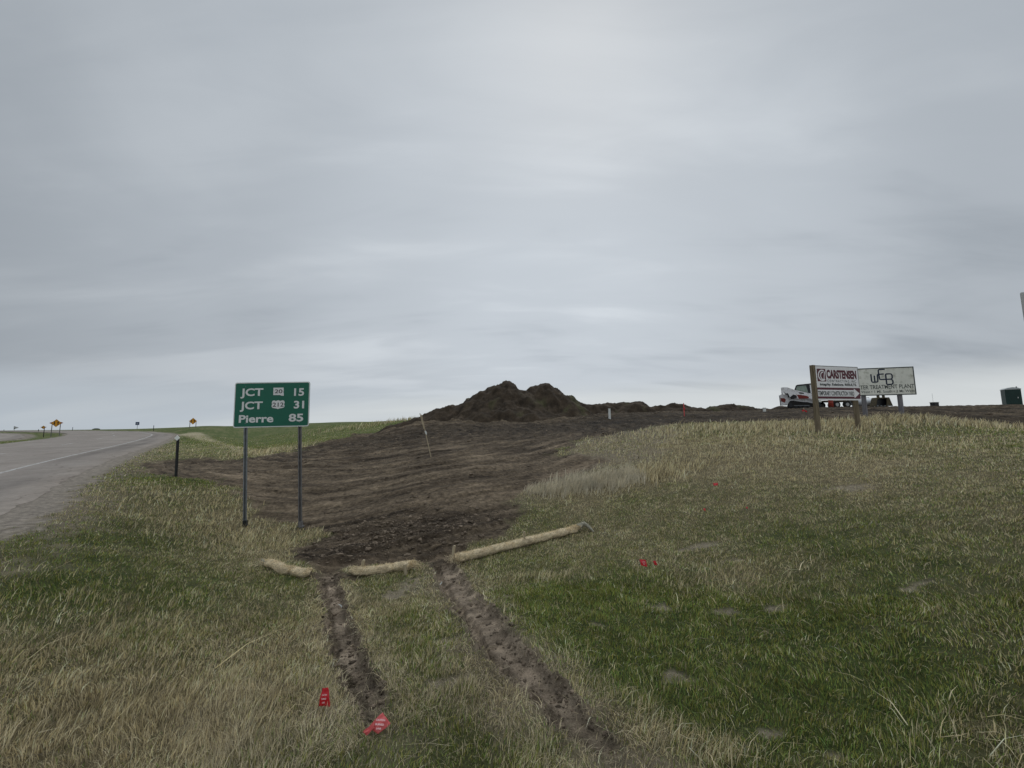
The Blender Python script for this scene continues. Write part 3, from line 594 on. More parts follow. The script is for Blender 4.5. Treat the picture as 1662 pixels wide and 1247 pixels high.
# ------------------------------------------------------------------ grass
def blades(name, xs, ys, hmul=1.0, hbase=None, dryadd=0.0, wmul=1.0, lean=.5, keepf=None, F=None, windx=0.0, seg=2):
    if F is None: F = fields(xs, ys)
    r = np.hypot(xs, ys)
    cover = 1 - np.clip(F['dirt'] * 1.4 + F['rut'] * 1.5 + .40 * F['bare'] + .5 * np.clip(F['scuff'], 0, 1) + .55 * F['mix'] + F['gravel'] * 1.15 + .55 * F['verge'], 0, 1)
    keep = rng.random(len(xs)) < (cover if keepf is None else keepf * np.clip(cover * 1.5, 0, 1))
    keep &= (F['off1'] > .12) | (F['off1'] < -W1 - .1)
    xs, ys, r = xs[keep], ys[keep], r[keep]; n = len(xs); K = {k: v[keep] for k, v in F.items()}
    zs = ground_z(xs, ys, K) - .006
    clump = fbm(xs, ys, .16, 2, 401)
    hh = hbase[keep] if hbase is not None else .036 + .024 * clump + .016 * fbm(xs, ys, .5, 3, 433) + .014 * K['dry'] * (r < 4)
    h = np.clip(hh, .02, 1) * rng.uniform(.55, 1.35, n) * hmul * np.clip(1 - .5 * K['scuff'] - .5 * K['bare'], .3, 1)
    wdt = np.clip(r * .00076, .0017, .03) * rng.uniform(.7, 1.3, n) * wmul
    az = 5.0 * fbm(xs, ys, .55, 3, 431) + rng.normal(0, 1.1, n); fa = rng.uniform(0, 2 * np.pi, n)
    ln = np.abs(rng.normal(0, lean, n)) + .08
    lx = np.cos(az) * ln * h + windx * h; ly = np.sin(az) * ln * h
    wx = np.cos(fa) * wdt; wy = np.sin(fa) * wdt * .6
    dr = np.clip(K['dry'] + dryadd + .20 * clump, 0, 1); isdry = rng.random(n) < (dr * .95 + .06)
    gcol = c3(.195, .258, .066) + np.zeros((n, 3)); gcol = gcol * rng.uniform(.22, 1.7, (n, 1)); gcol[:, 0] *= rng.uniform(.8, 1.5, n)
    dcol = mixv(c3(.55, .460, .250) + np.zeros((n, 3)), c3(.73, .635, .435), rng.random(n)) * rng.uniform(.18, 1.5, (n, 1))
    grey = ss(4.2, 1.5, r) * ss(1, -1.0, xs) * .5; dcol = mixv(dcol, c3(.66, .585, .45) * rng.uniform(.5, 1.3, (n, 1)), grey)
    if hbase is not None: kq = ss(.14, .20, hbase[keep]) * (xs < 3.4) * (ys < 14); dcol = mixv(dcol, c3(.72, .66, .52) * rng.uniform(.45, 1.1, (n, 1)), kq * .8)
    col = np.where(isdry[:, None], dcol, gcol) * (1 + .34 * fbm(xs, ys, .5, 4, 405, .65))[:, None]
    col = np.clip(col, .01, .85)
    B = np.stack([xs, ys, zs], 1)
    if seg == 2:
        m = B + np.stack([lx * .35, ly * .35, h * .55], 1); tip = B + np.stack([lx, ly, h * np.sqrt(np.clip(1 - ln ** 2 * .35, .3, 1))], 1); w3 = np.stack([wx, wy, np.zeros(n)], 1)
        V = np.stack([B - w3, B + w3, m + w3 * .7, m - w3 * .7, tip], 1); o = (np.arange(n) * 5)[:, None]
        Fc = np.concatenate([np.concatenate([o, o + 1, o + 2], 1), np.concatenate([o, o + 2, o + 3], 1), np.concatenate([o + 3, o + 2, o + 4], 1)], 0); k = 5
    else:
        tip = B + np.stack([lx, ly, h], 1); w3 = np.stack([wx, wy, np.zeros(n)], 1)
        V = np.stack([B - w3, B + w3, tip], 1); o = (np.arange(n) * 3)[:, None]; Fc = np.concatenate([o, o + 1, o + 2], 1); k = 3
    ob = link(name, npmesh(name, V.reshape(-1, 3), Fc, np.repeat(col, k, 0)), M['blade']); return tag(ob, kind='stuff')
x1, y1 = polar(230000, 1.0, 5.0, -62, 62, 1.25); x2, y2 = polar(26000, .6, 4, 62, 298, 1.0)
blades('grass', np.concatenate([x1, x2]), np.concatenate([y1, y2]))
x1, y1 = polar(460000, 4.6, 16.0, -60, 60, 1.6)
blades('grass', x1, y1, seg=1, hmul=.92, wmul=.85)
x1, y1 = polar(330000, 14, 62.0, -58, 58, 2.0)
blades('grass', x1, y1, seg=1, hmul=1.15, wmul=1.1)
# longer dead stems in patches
def long_patch(lst):
    X = []; Y = []; H = []
    for px, py, sx, sy, n, h in lst:
        c = hit(px, py); X.append(c[0] + rng.normal(0, sx, n)); Y.append(c[1] + rng.normal(0, sy, n)); H.append(np.full(n, h))
    return np.concatenate(X), np.concatenate(Y), np.concatenate(H)
X, Y, H = long_patch([(960, 786, .9, .30, 4200, .24), (905, 798, .5, .22, 1300, .20), (1030, 780, .8, .28, 2100, .21), (1350, 692, 4.5, 1.0, 6000, .20), (1450, 682, 3, .6, 3500, .24), (1200, 700, 4, 1.5, 2500, .14), (1130, 1215, .14, .07, 220, .12), (1180, 1238, .12, .06, 120, .11), (1050, 1190, .12, .1, 250, .12),
                      (820, 1140, .10, .07, 420, .11), (100, 1200, .9, .35, 3600, .095), (260, 1130, .8, .4, 2800, .085), (220, 1010, .8, .5, 2000, .085), (430, 880, 1.2, .7, 3500, .10), (360, 830, 1.8, 1.0, 3200, .12),
                      (1560, 1190, .28, .12, 300, .07), (1170, 940, .6, .3, 900, .075), (590, 885, .3, .2, 300, .12), (870, 940, .3, .12, 350, .1), (1250, 735, 3, 1.2, 3000, .12), (610, 690, 4, 2.0, 700, .45), (425, 736, 2.2, 1.2, 700, .25)])
kk_ = (gn(X, Y, .38, 441) > -.22) | (rng.random(len(X)) < .3); X, Y, H = X[kk_], Y[kk_], H[kk_]; H = H * (1 + .35 * gn(X, Y, .3, 443))
F_ = fields(X, Y); F_['dirt'] = F_['dirt'] * np.where(Y > 30, 0.2, 1); F_['mix'] = F_['mix'] * 0
blades('dry_grass', X, Y, hbase=H, dryadd=.8, wmul=.9, lean=.38, F=F_, windx=.18)
# flattened dead straw lying on the turf
X, Y = polar(70000, 1.1, 9, -60, 60, 1.5)
blades('dead_straw', X, Y, hmul=1.0, hbase=np.full(len(X), .042), dryadd=.35, wmul=.8, lean=1.9, keepf=.6)

# broken reeds and thick pale stalks lying tangled, lower right, with smaller tangles elsewhere
X, Y, H = long_patch([(1570, 1195, .20, .08, 30, .11), (1630, 1235, .15, .06, 24, .11), (1080, 1205, .14, .10, 60, .15), (830, 1140, .10, .06, 60, .12), (1180, 1235, .1, .04, 20, .11), (300, 1180, .9, .4, 90, .13), (120, 1100, .9, .5, 70, .13), (1250, 960, .8, .4, 60, .11)])
blades('dead_stalk', X, Y, hbase=H, dryadd=2, wmul=1.5, lean=1.5)
# torn sod lump beside the right rut
X = []; Y = []
for P, w in ((RUT_L, .16), (RUT_R, .24)):
    m = 9000; i = rng.integers(0, len(P) - 1, m); tt = rng.random(m)[:, None]; q = P[i] * (1 - tt) + P[i + 1] * tt; dd = P[i + 1] - P[i]; dd /= np.linalg.norm(dd, axis=1)[:, None]
    o_ = rng.choice([-1, 1], m) * np.abs(rng.normal(w * 1.15, w * .5, m)); X.append(q[:, 0] + dd[:, 1] * o_); Y.append(q[:, 1] - dd[:, 0] * o_)
X = np.concatenate(X); Y = np.concatenate(Y); F_ = fields(X, Y); kf = np.clip(1 - F_['rut'] * .9, 0, 1) * .8; F_['scuff'] = F_['scuff'] * .3; F_['rut'] = F_['rut'] * .3
blades('dead_straw', X, Y, hbase=np.full(len(X), .055), dryadd=.45, wmul=.8, lean=1.4, keepf=kf, F=F_)
# ------------------------------------------------------------------ erosion wattles
def wattle(P, rad, label, fray=(0, 1), twist=None):
    Pw = []
    for q in P:
        px, py = q[:2]; w = hit(px, py); Pw.append((w[0], w[1], gz(*w) + rad * .72 + (q[2] if len(q) > 2 else 0)))
    C = catmull(Pw, 26); n = len(C); T = np.gradient(C, axis=0); T /= np.linalg.norm(T, axis=1)[:, None]; up = np.array([0, 0, 1.0]); S = np.cross(T, up); S /= np.linalg.norm(S, axis=1)[:, None]; U = np.cross(S, T)
    seg = 26; a = np.linspace(0, 2 * np.pi, seg, endpoint=False); s = np.concatenate([[0], np.cumsum(np.linalg.norm(np.diff(C, axis=0), axis=1))])
    A_, S_ = np.meshgrid(a, s); e = np.minimum(S_, s[-1] - S_); rr_ = rad * (.42 + .58 * ss(0, rad * 1.2, e)) * (1 + .20 * fbm(S_, A_ * .1, .3, 3, 501 + int(P[0][0])) + .10 * fbm(S_ * 2, A_ * .3, .08, 3, 503))
    rr_ = rr_ * (1 - .10 * np.exp(-((np.mod(S_, .42) - .21) / .025) ** 2))
    V = C[:, None] + rr_[..., None] * (np.cos(A_)[..., None] * S[:, None] + .84 * np.sin(A_)[..., None] * U[:, None])
    i = np.arange(n * seg).reshape(n, seg); j = np.roll(i, -1, 1); Q = np.stack([i[:-1].ravel(), i[1:].ravel(), j[1:].ravel(), j[:-1].ravel()], 1)
    xx = V[..., 0].ravel(); yy = V[..., 1].ravel(); nn = fbm(S_.ravel() * 3, A_.ravel() * .3, .1, 3, 510)
    net = np.clip(np.maximum(np.abs(np.sin(S_.ravel() * 42 + A_.ravel() * 5)), np.abs(np.sin(S_.ravel() * 42 - A_.ravel() * 5))) - .93, 0, 1) * 8
    col = c3(.70, .585, .395) * (1 + .4 * nn)[:, None] * (1 - .25 * net)[:, None]
    col = mixv(col, c3(.32, .25, .17), .5 * ss(.15, .6, fbm(S_.ravel(), A_.ravel() * .12, .3, 4, 515)))
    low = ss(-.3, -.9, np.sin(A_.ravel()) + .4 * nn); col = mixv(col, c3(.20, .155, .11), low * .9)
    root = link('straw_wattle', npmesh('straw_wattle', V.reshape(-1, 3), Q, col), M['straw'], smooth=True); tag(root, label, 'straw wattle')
    # loose straw poking through the net and spilling from torn ends
    m = int(s[-1] * 1500); k = rng.integers(0, n, m); aa = rng.uniform(0, np.pi, m); base = C[k] + rad * .96 * (np.cos(aa)[:, None] * S[k] + .84 * np.sin(aa)[:, None] * U[k])
    for f in fray:
        q = 260; kk = 2 if f == 0 else n - 3; base = np.concatenate([base, C[kk] + rng.normal(0, rad * .75, (q, 3)) * [1.3, 1, .5]]); 
    L_ = rng.uniform(.02, .06, len(base)); D = rng.standard_normal((len(base), 3)); D[:, 2] = np.abs(D[:, 2]) * .5; D /= np.linalg.norm(D, axis=1)[:, None]; w = np.cross(D, rng.standard_normal((len(base), 3))); w /= np.linalg.norm(w, axis=1)[:, None]
    Vt = np.stack([base - w * .0026, base + w * .0026, base + D * L_[:, None]], 1); o = (np.arange(len(base)) * 3)[:, None]
    link('loose_straw', npmesh('loose_straw', Vt.reshape(-1, 3), np.concatenate([o, o + 1, o + 2], 1), np.repeat(c3(.74, .62, .41) * rng.uniform(.5, 1.35, (len(base), 1)), 3, 0)), M['blade'], root)
    return root, C, s
RW = .077
w1_, C1, _s1 = wattle([(430, 921), (448, 924), (462, 931), (474, 932), (490, 936), (505, 938)], RW * .92, 'short crumpled straw wattle left of the left tyre rut', fray=(0,))
w2, C2, s2_ = wattle([(566, 936), (600, 932), (640, 927), (662, 926), (673, 925)], RW, 'straw wattle lying between the two tyre ruts, its right end torn open', fray=(1, 1))
w3_, C3, s3_ = wattle([(738, 917), (785, 904), (840, 889), (890, 876), (925, 866), (940, 862)], RW * 1.04, 'longest straw wattle running up the slope right of the ruts', fray=(0, 0))
def netend(P, r, parent):
    V = []; C = catmull(P, 10); n = len(C); T = np.gradient(C, axis=0); T /= np.linalg.norm(T, axis=1)[:, None]; S = np.cross(T, [0, 0, 1.]); S /= np.linalg.norm(S, axis=1)[:, None]; U = np.cross(S, T); a = np.linspace(0, 2 * np.pi, 12, endpoint=False)
    q = np.linspace(0, 1, n); rad = r * (1 - .8 * q)
    V = C[:, None] + rad[:, None, None] * (np.cos(a)[None, :, None] * S[:, None] + np.sin(a)[None, :, None] * U[:, None]) * (1 + .15 * rng.standard_normal((n, 12, 1)))
    i = np.arange(n * 12).reshape(n, 12); j = np.roll(i, -1, 1); Q = np.stack([i[:-1].ravel(), i[1:].ravel(), j[1:].ravel(), j[:-1].ravel()], 1)
    return link('net_tail', npmesh('net_tail', V.reshape(-1, 3), Q, np.tile(c3(.36, .34, .27), (n * 12, 1))), M['straw'], parent, smooth=True)
e = C1[0]; d_ = C1[0] - C1[6]; d_ /= np.linalg.norm(d_)
netend([tuple(e - d_ * .02), tuple(e + d_ * .04 + [0, 0, .02]), tuple(e + d_ * .08 + [0, 0, .05])], .045, w1_)
e = C3[-1]; d_ = C3[-1] - C3[-8]; d_ /= np.linalg.norm(d_)
netend([tuple(e - d_ * .02 + [0, 0, .02]), tuple(e + d_ * .10 + [0, 0, .05]), tuple(e + d_ * .10 + [.10, -.06, .0]), tuple(e + d_ * .06 + [.20, -.16, -.05])], .06, w3_)
def stake(px, py, h, label, lean=(0, 0), dz=0.0):
    w = hit(px, py); bm = bmesh.new(); prism(bm, [(-.019, -.2), (.019, -.2), (.019, h - .006), (.012, h), (-.012, h), (-.019, h - .006)], -.019, .019)
    o = finish('wooden_stake', bm, M['lath']); o.location = (w[0], w[1], gz(*w) + dz); o.rotation_euler = (lean[0], lean[1], random.uniform(-.3, .3)); return tag(o, label, 'stake', 'wooden stakes pinning the straw wattles')
stake(851, 886, .24, 'pale wooden stake standing through the middle of the longest straw wattle', (.05, .02), .0)
stake(734, 916, .25, 'wooden stake at the muddy left end of the longest straw wattle', (-.1, .1))
stake(587, 932, .22, 'wooden stake at the left part of the wattle between the ruts', (.0, .12))
stake(659, 933, .16, 'short wooden stake in front of the torn right end of the wattle between the ruts', (.1, -.1))

# ------------------------------------------------------------------ green distance sign
def sign_root(name, px_l, px_r, py_mid, Y0, Y1, label, cat, lean=0.0):
    """root midway between two panel edges seen at px_l (depth Y0) and px_r (depth Y1)"""
    a = Vector(at(px_l, py_mid, Y0)); b = Vector(at(px_r, py_mid, Y1)); m = (a + b) / 2; rz = math.atan2(b.y - a.y, b.x - a.x)
    g = gz(m.x, m.y); o = empty(name, (m.x, m.y, g), label, cat); o.rotation_mode = 'XYZ'; o.rotation_euler = (0, lean, rz)
    return o, (Vector((b.x - a.x, b.y - a.y)).length), m, g
o, wS, mS, gS = sign_root('highway_sign', 381.5, 504, 657, 9.0, 9.12, 'green highway distance sign reading JCT 20, JCT 212 and Pierre on two steel posts', 'road sign', -.008)
zt = at(442, 620.5, 9.06)[2] - gS; zb = at(442, 693.5, 9.06)[2] - gS; hS = zt - zb; zc = (zt + zb) / 2
bm = bmesh.new(); prism(bm, rrect(wS, hS, .05, 6, 0, zc), 0, .004); pn = finish('sign_panel', bm, M['green'], o)
bm = bmesh.new(); outer = rrect(wS - .004, hS - .004, .048, 6, 0, zc); inner = rrect(wS - .044, hS - .044, .034, 6, 0, zc)
vo = [bm.verts.new((x, -.003, z)) for x, z in outer]; vi = [bm.verts.new((x, -.003, z)) for x, z in inner]
for i in range(len(vo)): j = (i + 1) % len(vo); bm.faces.new((vo[i], vo[j], vi[j], vi[i]))
finish('border', bm, M['signwhite'], pn)
ppx = wS / 545.0   # metres per unit of the enlarged photograph (545 across the panel)
zz = lambda v: zt - (v - 83) * hS / 340.0; xx = lambda v: -wS / 2 + (v - 97) * ppx
bm = bmesh.new(); H_ = 57 * hS / 340
for s, x0, x1, v in (('JCT', 140, 303, 184), ('15', 527, 600, 188), ('JCT', 140, 303, 284), ('31', 528, 603, 284), ('Pierre', 137, 384, 384), ('85', 494, 600, 382)):
    bm = bmesh.new(); text_bm(bm, s, xx((x0 + x1) / 2), zz(v), H_, (x1 - x0) * ppx, y=-.004, bold=.028); finish('lettering', bm, M['signwhite'], pn)
bm = bmesh.new(); prism(bm, [(xx(a), zz(b)) for a, b in ((376, 126), (376, 182), (425, 182), (436, 187), (452, 189), (452, 172), (449, 160), (451, 150), (449, 126))], -.005, -.001); s1_ = finish('route_shield', bm, M['signwhite'], pn)
bm = bmesh.new(); text_bm(bm, '20', xx(414), zz(168), 30 * hS / 340, 56 * ppx, y=-.0065, bold=.01); finish('route_number', bm, M['black'], s1_)
pts = [(368, 240), (372, 226), (384, 222), (398, 227), (414, 221), (430, 227), (444, 222), (456, 226), (461, 240), (457, 252), (461, 266), (455, 278), (438, 282), (424, 284), (414, 289), (404, 284), (390, 282), (373, 278), (367, 266), (371, 252)]
bm = bmesh.new(); prism(bm, [(xx(a), zz(b)) for a, b in pts], -.005, -.001); s2b = finish('route_shield', bm, M['signwhite'], pn)
bm = bmesh.new(); text_bm(bm, '212', xx(414.5), zz(270), 32 * hS / 340, 80 * ppx, y=-.0065, bold=.01); finish('route_number', bm, M['black'], s2b)
def upost(bm, x, z0, z1, y=.03, w=.05):
    for c, s in (((x, y + .018, 0), (w, .006, 1)), ((x - w / 2 + .003, y, 0), (.006, .036, 1)), ((x + w / 2 - .003, y, 0), (.006, .036, 1)), ((x - w / 2 - .008, y - .018 + .003, 0), (.02, .006, 1)), ((x + w / 2 + .008, y - .018 + .003, 0), (.02, .006, 1))):
        box(bm, (c[0], c[1], (z0 + z1) / 2), (s[0], s[1], z1 - z0))
for xp, col, pyb in ((xx(176) - .01, M['steel'], 857), (xx(562), M['steeldark'], 862)):
    bm = bmesh.new(); upost(bm, xp, -.55, zt - .03); ps = finish('post', bm, col, o)
    for z_ in (zt - .1, zb + .1): bm = bmesh.new(); cyl(bm, (xp, -.006, z_), (xp, .03, z_), .009, seg=8); finish('bolt', bm, M['steel'], ps)
    wx_ = o.matrix_basis @ Vector((xp, 0.03, 0)); zg = gz(wx_.x, wx_.y) - gS
    bm = bmesh.new(); box(bm, (xp, .03, zg + .04), (.085, .07, .16)); box(bm, (xp, .03, zg + .0), (.13, .11, .04)); finish('post_base', bm, M['steeldark'] if xp > 0 else M['darkpost'], ps, bevel=.006)
    TL = -.036; ps.rotation_euler = (0, TL, 0); ps.location = (xp * (1 - math.cos(TL)) - zt * math.sin(TL) * 1.0, 0, xp * math.sin(TL) + zt * (1 - math.cos(TL)))

# ------------------------------------------------------------------ near delineator and far ones
def delineator(px, pyb, pyt, Y, label, w=.05, group=None, diamond=True):
    b = at(px, pyb, Y); t = at(px, pyt, Y); g = gz(b[0], b[1]); h = t[2] - g; o = empty('delineator_post', (b[0], b[1], g), label, 'delineator', group=group)
    bm = bmesh.new(); prism(bm, [(-w / 2, -.2), (w / 2, -.2), (w / 2, h - .06), (-w / 2, h - .06)], -.012, .012); box(bm, (-w / 2, .018, (h - .1) / 2), (.008, .03, h - .1)); box(bm, (w / 2, .018, (h - .1) / 2), (.008, .03, h - .1)); finish('post', bm, M['darkpost'], o)
    if diamond:
        bm = bmesh.new(); a = .085; prism(bm, [(0, h + .025), (a, h - .06), (0, h - .145), (-a, h - .06)], -.022, -.014); finish('reflector', bm, M['reflector'], o)
    return o
o = delineator(285, 773, 708, 12.2, 'black delineator post with white diamond reflector beside the road, left of the green sign', .055); o.rotation_euler = (0, -.02, 0)
delineator(249, 698, 690, 70, 'thin dark marker post right of the blue sign on the skyline', .07, diamond=False)
delineator(117.5, 699, 693, 85, 'thin grey marker post on the skyline right of the larger median warning sign', .07, diamond=False)
delineator(62, 702, 696.5, 75, 'thin marker post left of the small orange diamond sign', .09, diamond=False)
delineator(6, 701, 697, 90, 'leftmost faint marker post on the skyline', .09, diamond=False)

# ------------------------------------------------------------------ far road signs
def diamond_sign(px, pyc, Y, size, posts, label, flags=True, mat='yellow', postm='steeldark'):
    c = at(px, pyc, Y); g = gz(c[0], c[1]); o = empty('warning_sign', (c[0], c[1], g), label, 'warning sign'); zc_ = c[2] - g; h = size / 2 * 1.414; o.rotation_euler = (0, 0, math.atan2(-c[0], c[1]) * .5)
    bm = bmesh.new(); prism(bm, [(0, zc_ + h), (h, zc_), (0, zc_ - h), (-h, zc_)], -.01, .01); pn = finish('sign_panel', bm, M[mat], o)
    if mat == 'yellow':
        bm = bmesh.new(); k = h * .93; strokes(bm, [(0, zc_ + k), (k, zc_), (0, zc_ - k), (-k, zc_)], .03, -.013, True); finish('border', bm, M['black'], pn)
        bm = bmesh.new()
        for sx, up in ((-.17 * h / .5, -1), (.17 * h / .5, 1)):
            s = h / .5; prism(bm, [(sx - .045 * s, zc_ - .22 * s * up), (sx + .045 * s, zc_ - .22 * s * up), (sx + .045 * s, zc_ + .08 * s * up), (sx + .11 * s, zc_ + .08 * s * up), (sx, zc_ + .24 * s * up), (sx - .11 * s, zc_ + .08 * s * up), (sx - .045 * s, zc_ + .08 * s * up)], -.016, -.013)
        finish('arrow', bm, M['black'], pn)
    for i, x in enumerate(posts):
        wp = o.matrix_basis @ Vector((x, .04, 0)); gp = gz(wp.x, wp.y) - g
        bm = bmesh.new(); box(bm, (x, .04, (gp - .3 + zc_) / 2), (.07, .05, zc_ - gp + .3)); finish('post', bm, M[postm], o)
    if flags:
        for s in (-1, 1):
            bm = bmesh.new(); prism(bm, [(s * h * .72, zc_ + h * .34), (s * h * 1.32, zc_ + .03), (s * h * .78, zc_ - h * .26)], .012, .022); finish('warning_flag', bm, M['orange'], o)
    return o
diamond_sign(91.3, 687, 55, .78, (-.42, .42), 'yellow diamond two way traffic sign on twin posts in the grassy median, left', True)
diamond_sign(70.5, 693.8, 58, .36, (.09,), 'small orange diamond marker on one dark post left of the larger median sign', True, postm='darkpost')
diamond_sign(313.3, 683.8, 62, .74, (-.40, .40), 'yellow diamond warning sign on twin posts on the hill beyond the road bend', False)
c = at(26, 694.5, 100); g = gz(c[0], c[1]); o = empty('pennant_sign', (c[0], c[1], g), 'small grey backed triangular pennant sign pointing right above the side road', 'road sign'); z0 = c[2] - g
bm = bmesh.new(); prism(bm, [(-.6, z0 + .45), (.75, z0 + .02), (-.6, z0 - .42)], 0, .02); finish('sign_panel', bm, M['alu'], o)
bm = bmesh.new(); box(bm, (-.35, -.04, (z0 - .3) / 2), (.06, .05, z0 + .3)); finish('post', bm, M['steel'], o)
c = at(223, 687.6, 100); g = gz(c[0], c[1]); o = empty('blue_sign', (c[0], c[1], g), 'small blue roadside sign on a thin post at the road crest', 'road sign'); z0 = c[2] - g
bm = bmesh.new(); prism(bm, rrect(1.0, .78, .06, 4, 0, z0), 0, .02); pn = finish('sign_panel', bm, M['blue'], o)
bm = bmesh.new(); box(bm, (-.02, -.006, z0 + .05), (.56, .008, .07)); box(bm, (0, -.006, z0 - .14), (.4, .008, .06)); finish('lettering', bm, M['signwhite'], pn)
bm = bmesh.new(); box(bm, (0, .04, (z0 - .3) / 2), (.06, .05, z0 + .3)); finish('post', bm, M['steel'], o)
# farm shed far off
c = at(156, 697, 520); o = empty('farm_shed', (c[0], c[1], c[2] - 2.0), 'tiny dark shed roof on the horizon above the road crest', 'shed'); o.rotation_euler = (0, 0, .9)
bm = bmesh.new(); box(bm, (0, 0, .6), (6.6, 9, 3.2)); finish('wall', bm, M['shed'], o)
bm = bmesh.new(); prism(bm, [(-3.7, 2.2), (3.7, 2.2), (1.2, 3.3), (-1.2, 3.3)], -4.8, 4.8); finish('roof', bm, M['shed'], o)

# ------------------------------------------------------------------ contractor sign
o, wS, mS, gS = sign_root('contractor_sign', 1324, 1394.5, 625, 14.3, 14.95, 'white and maroon contractor sign with an arrow pointing right on two timber posts', 'site sign', 0.0)
zt = at(1358, 594.5, 14.62)[2] - gS; zb = at(1358, 650, 14.62)[2] - gS; hS = zt - zb; zc = (zt + zb) / 2
XX = lambda v: -wS / 2 + v * wS; ZZ = lambda v: zt - v * hS
bm = bmesh.new(); box(bm, (0, 0, zc), (wS, .02, hS)); pn = finish('sign_panel', bm, M['panelwhite'], o, bevel=.003)
bm = bmesh.new()
for p_ in ([(0.005, .005), (.995, .005), (.995, .018), (.005, .018)], [(0.004, .02), (.012, .02), (.012, .6), (.004, .6)], [(0.986, .02), (.994, .02), (.994, .6), (.986, .6)]): prism(bm, [(XX(a), ZZ(b)) for a, b in p_], -.0145, -.0125)
finish('edge_trim', bm, M['inkgrey'], pn)
# frame of coordinates: u 0..1 across, v 0..1 down
bm = bmesh.new()
ar = [(.02, .70), (.85, .70), (.85, .655), (.975, .795), (.85, .935), (.85, .89), (.02, .89)]
prism(bm, [(XX(a), ZZ(b)) for a, b in [(.005, .635), (.995, .635), (.995, .955), (.005, .955)]], -.0145, -.0125); finish('arrow_band', bm, M['maroon'], pn)
bm = bmesh.new(); prism(bm, [(XX(a), ZZ(b)) for a, b in ar], -.018, -.0155); aw = finish('arrow', bm, M['panelwhite'], pn)
bm = bmesh.new(); text_bm(bm, 'TEMPORARY CONSTRUCTION YARD', XX(.435), ZZ(.86), .125 * hS, .82 * wS, y=-.0195, bold=.03); finish('lettering', bm, M['inkgrey'], aw)
bm = bmesh.new(); prism(bm, [(XX(a), ZZ(b)) for a, b in [(.045, .095), (.235, .095), (.235, .46), (.045, .46)]], -.0145, -.0125); lg = finish('emblem', bm, M['maroon'], pn)
bm = bmesh.new(); A2 = lambda L_: [(XX(a), ZZ(b)) for a, b in L_]
strokes(bm, A2(arc(.155, .285, .085, .145, -60, -310, 22)), .022 * wS, -.0165); strokes(bm, A2(arc(.17, .30, .052, .105, -75, -300, 18)), .018 * wS, -.0168); strokes(bm, A2([(.215, .17), (.195, .30), (.185, .41)]), .016 * wS, -.0171)
finish('emblem_letter', bm, M['panelwhite'], lg)
bm = bmesh.new(); text_bm(bm, 'CARSTENSEN', XX(.60), ZZ(.355), .235 * hS, .69 * wS, y=-.0145, bold=.055)
# bracket serifs under each stem give the heavy slab letters of the print
finish('lettering', bm, M['maroon'], pn)
bm = bmesh.new(); text_bm(bm, 'C O N T R A C T I N G , I N C .', XX(.60), ZZ(.475), .075 * hS, .68 * wS, y=-.0145, bold=.01); finish('lettering', bm, M['inkgrey'], pn)
bm = bmesh.new(); text_bm(bm, 'Integrity. Relations. RESULTS.', XX(.51), ZZ(.575), .072 * hS, .84 * wS, y=-.0145, bold=.035); finish('lettering', bm, M['inkgrey'], pn)
for x, ov in ((XX(-.04), .0), (XX(.93), -.15)):
    wp = o.matrix_basis @ Vector((x, .0, 0)); zg = gz(wp.x, wp.y) - gS
    bm = bmesh.new(); v0 = .086 if x > 0 else .0; box(bm, (x, v0, (zg - .5 + zt + ov) / 2), (.128, .128, zt + ov - zg + .5)); finish('post', bm, M['post'], o, bevel=.006)
bm = bmesh.new(); box(bm, (XX(.06), -.004, zb - .035), (.12, .01, .07)); finish('tag', bm, M['plasticwhite'], o)

# ------------------------------------------------------------------ water plant sign
o, wS, mS, gS = sign_root('water_plant_sign', 1376, 1485, 620, 17.0, 16.45, 'weathered cream sign with a large black WEB monogram reading WATER TREATMENT PLANT', 'site sign', 0.0)
zt = at(1431, 597, 16.7)[2] - gS; zb = at(1431, 642, 16.7)[2] - gS; hS = zt - zb; zc = (zt + zb) / 2
XX = lambda v: -wS / 2 + v * wS; ZZ = lambda v: zt - v * hS
bm = bmesh.new(); box(bm, (0, 0, zc), (wS - .03, .02, hS - .03)); pn = finish('sign_panel', bm, M['panelold'], o)
bm = bmesh.new()
for c, s in (((0, 0, zt - .02), (wS, .034, .04)), ((0, 0, zb + .02), (wS, .034, .04)), ((-wS / 2 + .018, 0, zc), (.036, .034, hS - .082)), ((wS / 2 - .018, 0, zc), (.036, .034, hS - .082))): box(bm, c, s)
finish('frame', bm, M['inkgrey'], o)
U = lambda zx: (1380 + zx / 13.85 - 1376) / 109.0; Vv = lambda zy: (585 + zy / 13.85 - 597) / 45.0
q = lambda L_: [(XX(U(a)), ZZ(Vv(b))) for a, b in L_]
bm = bmesh.new(); tw = .055
strokes(bm, q([(488, 305), (490, 440), (494, 475), (510, 488), (560, 488), (610, 486), (628, 474), (632, 440), (632, 350), (640, 318), (665, 312), (780, 310)]), tw, -.0125)
strokes(bm, q([(562, 340), (562, 486)]), tw, -.0128)
strokes(bm, q([(815, 206), (690, 208), (670, 216), (664, 240), (672, 400), (680, 425), (700, 432), (820, 432), (925, 432)]), tw, -.0131)
strokes(bm, q([(822, 545), (820, 320), (835, 312), (920, 312), (945, 318), (962, 345), (962, 395), (948, 420), (925, 432), (948, 442), (966, 470), (966, 515), (950, 540), (925, 547), (840, 547), (822, 540)]), tw, -.0134)
finish('monogram', bm, M['navy'], pn)
